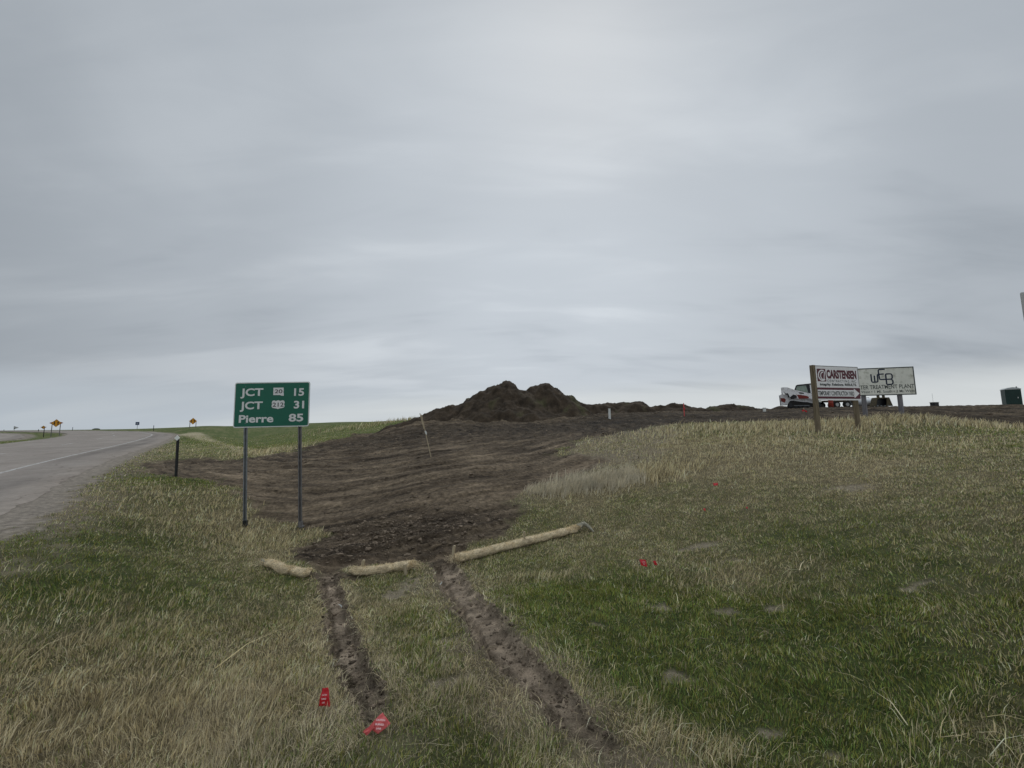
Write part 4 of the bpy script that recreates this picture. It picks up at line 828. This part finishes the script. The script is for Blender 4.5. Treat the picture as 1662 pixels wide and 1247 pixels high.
bm = bmesh.new(); text_bm(bm, 'WATER TREATMENT PLANT', XX(.515), ZZ(.765), .15 * hS, .93 * wS, y=-.0125, bold=.012); finish('lettering', bm, M['inkgrey'], pn); bm = bmesh.new(); text_bm(bm, '5 Mi. West \u2022 1 Mi. South \u2022 2 Mi. West', XX(.515), ZZ(.905), .095 * hS, .93 * wS, y=-.0125, bold=.006)
finish('lettering', bm, M['inkgrey'], pn)
for x in (XX(.235), XX(.775)):
    wp = o.matrix_basis @ Vector((x, .08, 0)); zg = gz(wp.x, wp.y) - gS
    bm = bmesh.new(); box(bm, (x, .083, (zg - .5 + zt - .1) / 2), (.13, .12, zt - .1 - zg + .5)); finish('post', bm, M['postgrey'], o, bevel=.006)

# ------------------------------------------------------------------ sign at the right edge
Y_ = 8.0; a = at(1656.5, 500, Y_); g = gz(a[0] + .3, a[1]); zt = at(1657, 475, Y_)[2] - g; zb = at(1660, 524, Y_)[2] - g; o = empty('roadside_sign', (a[0] + .32, a[1], g), 'grey backed sign cut off by the right edge of the view', 'road sign', rz=.05)
bm = bmesh.new(); prism(bm, rrect(.6, zt - zb, .045, 5, 0, (zt + zb) / 2), 0, .004); pn = finish('sign_panel', bm, M['alu'], o)
bm = bmesh.new(); prism(bm, rrect(.606, zt - zb + .006, .048, 5, 0, (zt + zb) / 2), .0045, .007); finish('sign_face', bm, M['signwhite'], pn)
bm = bmesh.new(); upost(bm, .0, -.5, zt - .04, y=-.04); finish('post', bm, M['steel'], o)

# ------------------------------------------------------------------ compact track loader
c = at(1266, 663, 33); g = gz(c[0] + 1.5, c[1]); K = 33 / 630 / 17.8
o = empty('track_loader', (c[0], c[1], c[2]), 'white compact track loader with black cab parked behind the contractor sign', 'skid steer')
o.location.z = at(1295, 663.5, 33)[2]; o.rotation_euler = (0, 0, R(-35)); o.scale = (.81, 1, 1)
def PL(L_): return [((a - 285) * K, (962 - b) * K) for a, b in L_]
def part(name, L_, y0, y1, mat, parent=None, bevel=.012):
    bm = bmesh.new(); prism(bm, PL(L_), y0, y1); return finish(name, bm, M[mat], parent or o, bevel=bevel)
body = part('body', [(292, 575), (345, 540), (520, 545), (620, 640), (1000, 650), (1300, 700), (1320, 840), (1000, 800), (560, 740), (500, 850), (300, 850)], .45, 1.55, 'machwhite')
part('rear_guard', [(284, 560), (300, 560), (318, 850), (296, 860)], .38, 1.62, 'machblack', body)
part('red_decal', [(322, 645), (440, 655), (478, 700), (440, 785), (335, 740)], .43, .449, 'machred', body, 0)
for y0, y1 in ((.0, .42), (1.58, 2.0)):
    tk = part('track', [(505, 860), (540, 790), (600, 740), (700, 735), (860, 770), (1100, 800), (1260, 840), (1330, 880), (1350, 920), (1320, 955), (1250, 968), (620, 968), (540, 955), (505, 915)], y0, y1, 'rubber')
    bm = bmesh.new()
    for k in range(26):
        x = .66 + k * .085; box(bm, (x, (y0 + y1) / 2, .0), (.03, y1 - y0 + .01, .035))
    finish('tread_lug', bm, M['rubber'], tk)
    bm = bmesh.new()
    ys = y0 - .012 if y0 < 1 else y1 + .012
    for a_, b_, r_ in ((600, 860, .17), (760, 915, .10), (880, 915, .10), (1000, 915, .10), (1120, 915, .10), (1260, 905, .14)):
        bm = bmesh.new(); q_ = PL([(a_, b_)])[0]; cyl(bm, (q_[0], ys - .01, q_[1]), (q_[0], ys + .01, q_[1]), r_, seg=20); finish('roller', bm, M['machblack'], tk)
    bm = bmesh.new(); prism(bm, PL([(690, 872), (1120, 880), (1120, 895), (690, 885)]), ys - .02, ys + .02); finish('track_frame', bm, M['steel'], tk)
for y0, y1, nm in ((.05, .30, 0), (1.70, 1.95, 1)):
    arm = part('lift_arm', [(360, 352), (450, 340), (560, 352), (760, 440), (1000, 505), (1290, 580), (1330, 620), (1350, 700), (1280, 760), (1150, 690), (820, 690), (790, 590), (700, 560), (600, 640), (560, 520), (470, 520), (420, 440), (420, 540), (360, 540)], y0, y1, 'machwhite')
    part('linkage', [(440, 430), (490, 510), (580, 510), (590, 640), (540, 640), (540, 560), (470, 540), (425, 450)], y0 + .06, y0 + .30, 'machblack', arm)
    ys = y0 - .006 if nm == 0 else y1 + .001
    part('red_decal', [(800, 575), (850, 575), (1060, 612), (1135, 650), (1120, 690), (850, 690)], ys, ys + .005, 'machred', arm, 0)
    part('black_decal', [(850, 512), (930, 512), (1000, 530), (1005, 560), (940, 555), (880, 545)], ys, ys + .005, 'machblack', arm, 0)
    part('arm_recess', [(600, 640), (640, 570), (720, 545), (800, 560), (800, 640), (700, 690), (620, 690)], y0 + .1, y1 - .1, 'machblack', arm, 0)
cab = part('cab', [(745, 430), (800, 300), (850, 280), (1240, 262), (1290, 280), (1300, 330), (1260, 560), (1130, 545), (800, 455)], .50, 1.50, 'machblack')
part('side_window', [(795, 430), (825, 330), (870, 322), (1090, 315), (1130, 520), (1000, 490), (800, 445)], .48, .499, 'window', cab, 0)
part('door_frame', [(1190, 300), (1235, 300), (1235, 545), (1200, 540)], .475, .499, 'machwhite', cab, 0)
bm = bmesh.new(); prism(bm, PL([(1330, 560), (1420, 620), (1440, 960), (1350, 960), (1340, 760)]), .1, 1.9); finish('quick_coupler', bm, M['machblack'], o, bevel=.02)
for y_ in (.6, 1.4): bm = bmesh.new(); box(bm, (.02, y_, .95), (.03, .12, .10)); finish('tail_light', bm, M['orange'], body)

# ------------------------------------------------------------------ equipment between the signs
c = at(1366, 662.5, 34); g = gz(c[0], c[1]); o = empty('equipment_trailer', (c[0], c[1], c[2]), 'low dark equipment trailer with spoked wheels half hidden under the contractor sign', 'trailer')
bm = bmesh.new(); box(bm, (0, .8, .62), (3.0, 1.7, .10)); box(bm, (-1.55, .8, .52), (.3, .2, .10)); finish('deck', bm, M['rust'], o, bevel=.01)
bm = bmesh.new(); box(bm, (0, -.02, .60), (3.0, .04, .06)); cyl(bm, (-.6, .0, .9), (-.55, .0, .62), .03); cyl(bm, (.7, -.05, .62), (1.0, -.05, .02), .025); cyl(bm, (1.1, -.05, .62), (1.35, -.05, .02), .025); box(bm, (.95, .1, .66), (1.0, .3, .04)); finish('frame', bm, M['steel'], o)
for x in (-.35, -.95 + 1.5):
    for y in (-.02, 1.6):
        bm = bmesh.new(); cyl(bm, (x - .1, y - .1, .3), (x - .1, y + .1, .3), .30, seg=24); w_ = finish('wheel', bm, M['rubber'], o, bevel=.02)
        bm = bmesh.new(); cyl(bm, (x - .1, y - .115, .3), (x - .1, y + .115, .3), .15, seg=16); finish('rim', bm, M['alu'], w_)
c = at(1349, 662.5, 32.6); o = empty('fuel_can_stack', (c[0], c[1], c[2]), 'orange red barrel standing left of the trailer wheels under the contractor sign', 'barrel'); o.name = 'orange_barrel'
bm = bmesh.new(); cyl(bm, (0, 0, 0), (0, 0, .78), .19, .16, seg=20); bmesh.ops.bevel(bm, geom=bm.edges[:], offset=.012, segments=2, affect='EDGES', clamp_overlap=True); finish('barrel', bm, M['orange'], o, smooth=True)
bm = bmesh.new()
for z_ in (.2, .4, .6): bm = bmesh.new(); cyl(bm, (0, 0, z_ - .02), (0, 0, z_ + .02), .197 - .03 * z_, seg=20); finish('hoop', bm, M['machred'], o)

c = at(1415, 660, 33); o = empty('white_tank', (c[0], c[1], c[2]), 'rounded white tank left of the loader bucket under the cream sign', 'tank')
bm = bmesh.new(); bmesh.ops.create_uvsphere(bm, u_segments=28, v_segments=18, radius=1, matrix=Matrix.Translation((0, .9, .42)) @ Matrix.Diagonal((.50, 1.2, .40, 1))); finish('tank_shell', bm, M['tank'], o, smooth=True)
bm = bmesh.new(); cyl(bm, (-.02, .25, .72), (.16, .25, .66), .035, seg=10); box(bm, (.05, .4, .76), (.2, .16, .06)); finish('valve_lid', bm, M['machblack'], o)
for y_ in (.5, 1.4): bm = bmesh.new(); box(bm, (0, y_, .03), (.6, .08, .12)); finish('cradle', bm, M['rust'], o)
c = at(1434.5, 659.2, 31.5); o = empty('loader_bucket', (c[0], c[1], c[2]), 'worn olive steel digging bucket hanging open under the cream sign', 'bucket')
bm = bmesh.new(); kx = 31.5 / 630 / 13.85; BP = lambda L_: [((a - 755) * kx, (1025 - b) * kx) for a, b in L_]
f = BP([(560, 1025), (835, 1025), (850, 880), (620, 850)]); prism(bm, BP([(620, 852), (636, 832), (900, 832), (902, 852)]), 0, .5)
prism(bm, BP([(845, 850), (900, 850), (952, 1020), (820, 1026)]), 0.0, .04); prism(bm, BP([(556, 1026), (580, 1015), (950, 1015), (956, 1026)]), -.03, .5); prism(bm, BP([(560, 1022), (620, 850), (634, 850), (585, 1022)]), 0, .5); prism(bm, BP([(905, 850), (960, 1020), (945, 1020), (892, 850)]), 0, .5)
sh_ = finish('bucket_shell', bm, M['rust'], o)
bm = bmesh.new(); prism(bm, BP([(575, 1015), (628, 855), (892, 855), (940, 1015)]), .30, .34); finish('bucket_back', bm, M['machblack'], sh_)
for a_ in (600, 680, 760, 840, 920): bm = bmesh.new(); prism(bm, BP([(a_ - 14, 1030), (a_ + 14, 1030), (a_ + 8, 1010), (a_ - 8, 1010)]), -.1, -.02); finish('tooth', bm, M['steel'], sh_)
for L_ in ([(665, 850), (665, 760), (700, 740), (715, 850)], [(790, 850), (785, 760), (820, 740), (835, 850)]): bm = bmesh.new(); prism(bm, BP(L_), .1, .2); finish('hinge_bracket', bm, M['rust'], o)
for px, w_, h_, Y_, lb in ((1517, .48, .36, 38, 'small dark box on the skyline right of the cream sign'),):
    c = at(px, 659.5, Y_); o = empty('utility_box', (c[0], c[1], c[2]), lb, 'box')
    bm = bmesh.new(); box(bm, (0, 0, h_ / 2), (w_, .4, h_)); finish('cabinet', bm, M['machblack'], o, bevel=.015)
    bm = bmesh.new(); box(bm, (0, 0, h_ + .015), (w_ + .06, .46, .028)); finish('lid', bm, M['steeldark'], o)
    bm = bmesh.new(); cyl(bm, (-.1, 0, h_ + .03), (-.1, 0, h_ + .9), .008, seg=6); finish('antenna', bm, M['steeldark'], o)

# ------------------------------------------------------------------ portable toilet
Y_ = 42; c = at(1643.5, 659, Y_); o = empty('portable_toilet', (c[0], c[1], c[2] - .03), 'dark green portable toilet with a pale domed roof at the far right', 'portable toilet', rz=-.62)
w_ = 1.12; hh = at(1639, 632.5, Y_)[2] - c[2]
bm = bmesh.new(); box(bm, (0, 0, hh / 2 + .05), (w_, w_, hh - .10)); wl = finish('wall', bm, M['toilet'], o, bevel=.02)
bm = bmesh.new(); box(bm, (0, 0, .05), (w_ + .08, w_ + .08, .12)); finish('skid_base', bm, M['machblack'], o, bevel=.02)
bm = bmesh.new(); n8 = 9
prof = [(-w_ / 2 - .04, hh), (w_ / 2 + .04, hh), (w_ / 2 + .03, hh + .06), (w_ * .32, hh + .19), (0, hh + .25), (-w_ * .32, hh + .19), (-w_ / 2 - .03, hh + .06)]
prism(bm, prof, -w_ / 2 - .04, w_ / 2 + .04); finish('roof', bm, M['toiletroof'], o, bevel=.02)
bm = bmesh.new(); cyl(bm, (.38, -.2, hh + .1), (.38, -.2, hh + .32), .05); finish('vent_pipe', bm, M['machblack'], o)
bm = bmesh.new(); box(bm, (0, -w_ / 2 - .008, hh / 2 + .05), (.72, .02, hh - .35)); dr_ = finish('door', bm, M['toilet'], o, bevel=.006)
bm = bmesh.new(); box(bm, (.28, -w_ / 2 - .03, hh / 2), (.05, .03, .14)); finish('handle', bm, M['plasticwhite'], dr_)

# ------------------------------------------------------------------ small site markers
def lath(px, pyb, pxt, pyt, Y, w, mat, name, label, cat, group=None, clamp=True):
    b = Vector(at(px, pyb, Y)); t = Vector(at(pxt, pyt, Y)); g = gz(b.x, b.y); b.z = min(b.z, g) if clamp else b.z; d = t - b; h = d.length
    bm = bmesh.new(); z_ = -.15 if clamp else 0; prism(bm, [(-w / 2, z_), (w / 2, z_), (w / 2, h - .01), (w / 4, h), (-w / 4, h), (-w / 2, h - .01)], -w * .12, w * .12)
    o = finish(name, bm, M[mat]); o.location = b; o.rotation_mode = 'QUATERNION'; o.rotation_quaternion = d.to_track_quat('Z', 'Y') @ Euler((0, 0, 0)).to_quaternion(); 
    ax = d.normalized(); X = Vector((1, 0, 0)); X = (X - ax * X.dot(ax)).normalized(); Yv = ax.cross(X); o.rotation_quaternion = Matrix((X, Yv, ax)).transposed().to_quaternion()
    return tag(o, label, cat, group)
l1 = lath(699.5, 742, 684, 673, 14, .028, 'lath', 'survey_lath', 'tall thin wooden survey lath leaning left in the graded soil', 'survey stake')
bm = bmesh.new(); prism(bm, [(-.02, .95), (.022, .96), (.05, .88), (.03, .80), (-.012, .86)], -.012, -.008); finish('ribbon', bm, M['plasticwhite'], l1)
l2 = lath(688, 696, 681.5, 671, 13.96, .030, 'lath', 'cross_lath', None, None, clamp=False); l2.parent = l1; l2.matrix_parent_inverse = (Matrix.Translation(l1.location) @ l1.rotation_quaternion.to_matrix().to_4x4()).inverted()
def pipe(px, pyb, pyt, Y, r, label):
    b = at(px, pyb, Y); t = at(px, pyt, Y); g = gz(b[0], b[1]); bm = bmesh.new(); h = t[2] - g; cyl(bm, (0, 0, -.2), (0, 0, h), r, seg=18)
    o = finish('white_pipe', bm, M['plasticwhite'], smooth=False); o.location = (b[0], b[1], g); pc = bmesh.new(); cyl(pc, (0, 0, h), (0, 0, h + .03), r * 1.12, seg=18); finish('cap', pc, M['plasticwhite'], o); return tag(o, label, 'pipe')
pipe(989.5, 678, 664, 29, .085, 'white plastic pipe standing in the soil right of the tall heap'); pipe(1241, 669, 662.5, 31, .11, 'short white pipe stub standing left of the skid steer')
pk = lath(1110.5, 671, 1109.5, 654.5, 27, .06, 'pink', 'grade_stake', 'pink painted grade stake standing in front of the soil bank', 'survey stake')
bm = bmesh.new(); prism(bm, [(-.03, .62), (.10, .58), (.06, .50), (-.03, .52)], -.02, -.012); finish('ribbon', bm, M['flag'], pk)
# red and white marker in front of the loader
w = at(1305.5, 674, 23); g = gz(w[0], w[1]); o = empty('marker_flag', (w[0], w[1], g), 'red marker flags bunched round a pale lath in front of the skid steer', 'marker flag'); hh = at(1305.5, 662, 23)[2] - g
bm = bmesh.new(); box(bm, (0, 0, hh / 2 - .05), (.035, .012, hh + .1)); finish('lath', bm, M['lath'], o)
bm = bmesh.new(); prism(bm, [(-.01, .66 * hh), (-.14, .42 * hh), (-.10, .2 * hh), (.02, .3 * hh), (.03, .55 * hh)], -.02, -.012); prism(bm, [(.04, .5 * hh), (.16, .35 * hh), (.15, .05 * hh), (.06, .12 * hh)], -.028, -.021); finish('flag', bm, M['flag'], o)

# ------------------------------------------------------------------ red pin flags
def pinflag(px, py, pts, label, rot, mat='flag', wire=True, marks=True, Y=None, lift=.05, wiredir=(0, .25, -.1), name='pin_flag'):
    w = hit(px, py); g = gz(*w); o = empty(name, (w[0], w[1], g + lift), label, 'marker flag', group='red pin flags marking buried lines', rot=rot); pts = [(a_ * .86, b_ * .86) for a_, b_ in pts]
    bm = bmesh.new(); n = 9; xs = [a for a, b in pts]; zs = [b for a, b in pts]
    # corners: quad interpolated and rippled
    (ax, az), (bx, bz), (cx, cz), (dx_, dz_) = pts; grid = []
    for i in range(n):
        row = []
        for j in range(n):
            u = i / (n - 1); v = j / (n - 1); x = (ax * (1 - u) + bx * u) * (1 - v) + (dx_ * (1 - u) + cx * u) * v; z = (az * (1 - u) + bz * u) * (1 - v) + (dz_ * (1 - u) + cz * u) * v
            row.append(bm.verts.new((x, .008 * math.sin(u * 5 + v * 3 + px) + .004 * math.sin(v * 9), z)))
        grid.append(row)
    for i in range(n - 1):
        for j in range(n - 1): bm.faces.new((grid[i][j], grid[i + 1][j], grid[i + 1][j + 1], grid[i][j + 1]))
    fl = finish('flag', bm, M[mat], o, smooth=True); sm = fl.modifiers.new('thick', 'SOLIDIFY'); sm.thickness = .0012
    if marks:
        bm = bmesh.new(); cx_ = sum(xs) / 4; cz_ = sum(zs) / 4; W_ = max(xs) - min(xs); H2 = max(zs) - min(zs)
        text_bm(bm, 'CAUTION', cx_, cz_ + .10 * H2, .09 * H2, .42 * W_, y=-.0135, bold=.02); text_bm(bm, 'BURIED', cx_, cz_ - .10 * H2, .09 * H2, .40 * W_, y=-.0135, bold=.02); text_bm(bm, 'LINE', cx_, cz_ - .28 * H2, .08 * H2, .22 * W_, y=-.0135, bold=.02)
        finish('lettering', bm, M['flagwhite'], fl)
    if wire:
        bm = bmesh.new(); cyl(bm, (ax, 0, az), (ax + wiredir[0], wiredir[1], wiredir[2]), .0018, seg=6); finish('wire', bm, M['steeldark'], o)
    return o
pinflag(524, 1156, [(-.022, .075), (.020, .075), (.062, -.045), (-.025, -.035)], 'crumpled deep red pin flag in the dry grass left of the left rut', (-.35, .0, .05), lift=.055, wiredir=(.0, .04, -.12))
pinflag(617, 1190, [(-.075, -.03), (.0, .055), (.07, .0), (.005, -.065)], 'faded red pin flag lying flat at the near end of the left rut', (-.95, .15, .1), 'flagpale', lift=.05, wiredir=(.1, .12, .05))
pinflag(601, 1198, [(-.045, -.02), (.015, .03), (.028, -.002), (-.02, -.035)], 'small torn scrap of red flag touching the larger flat flag', (-.95, .0, .1), 'flagpale', wire=False, marks=False, lift=.045, name='flag_scrap')
pinflag(1045, 927, [(-.055, .055), (.050, .05), (.055, -.045), (-.045, -.03)], 'bright red pin flag in green grass right of the long wattle', (-.5, .1, .1), lift=.085, wiredir=(.0, .04, -.16))
pinflag(1064, 926, [(-.03, .03), (.03, .028), (.028, -.032), (-.028, -.022)], 'smaller red pin flag just right of the bright one in the grass', (-.5, .1, .3), marks=False, lift=.075, wiredir=(.0, .04, -.14))
pinflag(1162, 795, [(-.06, .03), (.065, .035), (.055, -.03), (-.05, -.045)], 'red pin flag farther up the right slope beyond the pale reeds', (-.6, .1, .1), marks=False, lift=.11, wiredir=(.0, .04, -.18))
pinflag(1144, 836, [(-.022, .03), (.025, .028), (.022, -.025), (-.02, -.02)], 'tiny red pin flag below the upper slope flag', (-.6, .1, .1), marks=False, lift=.09, wiredir=(.0, .04, -.15))
pinflag(1213, 833, [(-.016, .02), (.018, .02), (.018, -.016), (-.015, -.016)], 'tiniest red pin flag, rightmost on the grassy slope', (-.6, .1, .1), marks=False, lift=.08, wiredir=(.0, .04, -.15))
# litter
def scrap(px, py, s, rot, mat, label):
    w = hit(px, py); bm = bmesh.new(); prism(bm, [(-s, -.3 * s), (-.2 * s, .25 * s), (s, .35 * s), (.6 * s, -.15 * s), (0, -.1 * s)], -.001, .001); bmesh.ops.subdivide_edges(bm, edges=bm.edges[:], cuts=2)
    for v in bm.verts: v.co.y += .12 * s * math.sin(v.co.x / s * 3)
    o = finish('litter_scrap', bm, M[mat]); o.location = (w[0], w[1], gz(*w) + .018); o.rotation_euler = rot; tag(o, label, 'litter')
scrap(554, 984, .05, (-1.0, .9, .1), 'plasticwhite', 'white scrap of plastic lying in the left tyre rut')
scrap(715, 953, .035, (-1.0, -.9, .1), 'plasticwhite', 'white scrap lying on the left edge of the right tyre rut')
scrap(297, 1030, .05, (-1.0, -1.1, .1), 'lath', 'pale yellow dead leaf in the dry grass on the left')
print('objects', len(bpy.data.objects))
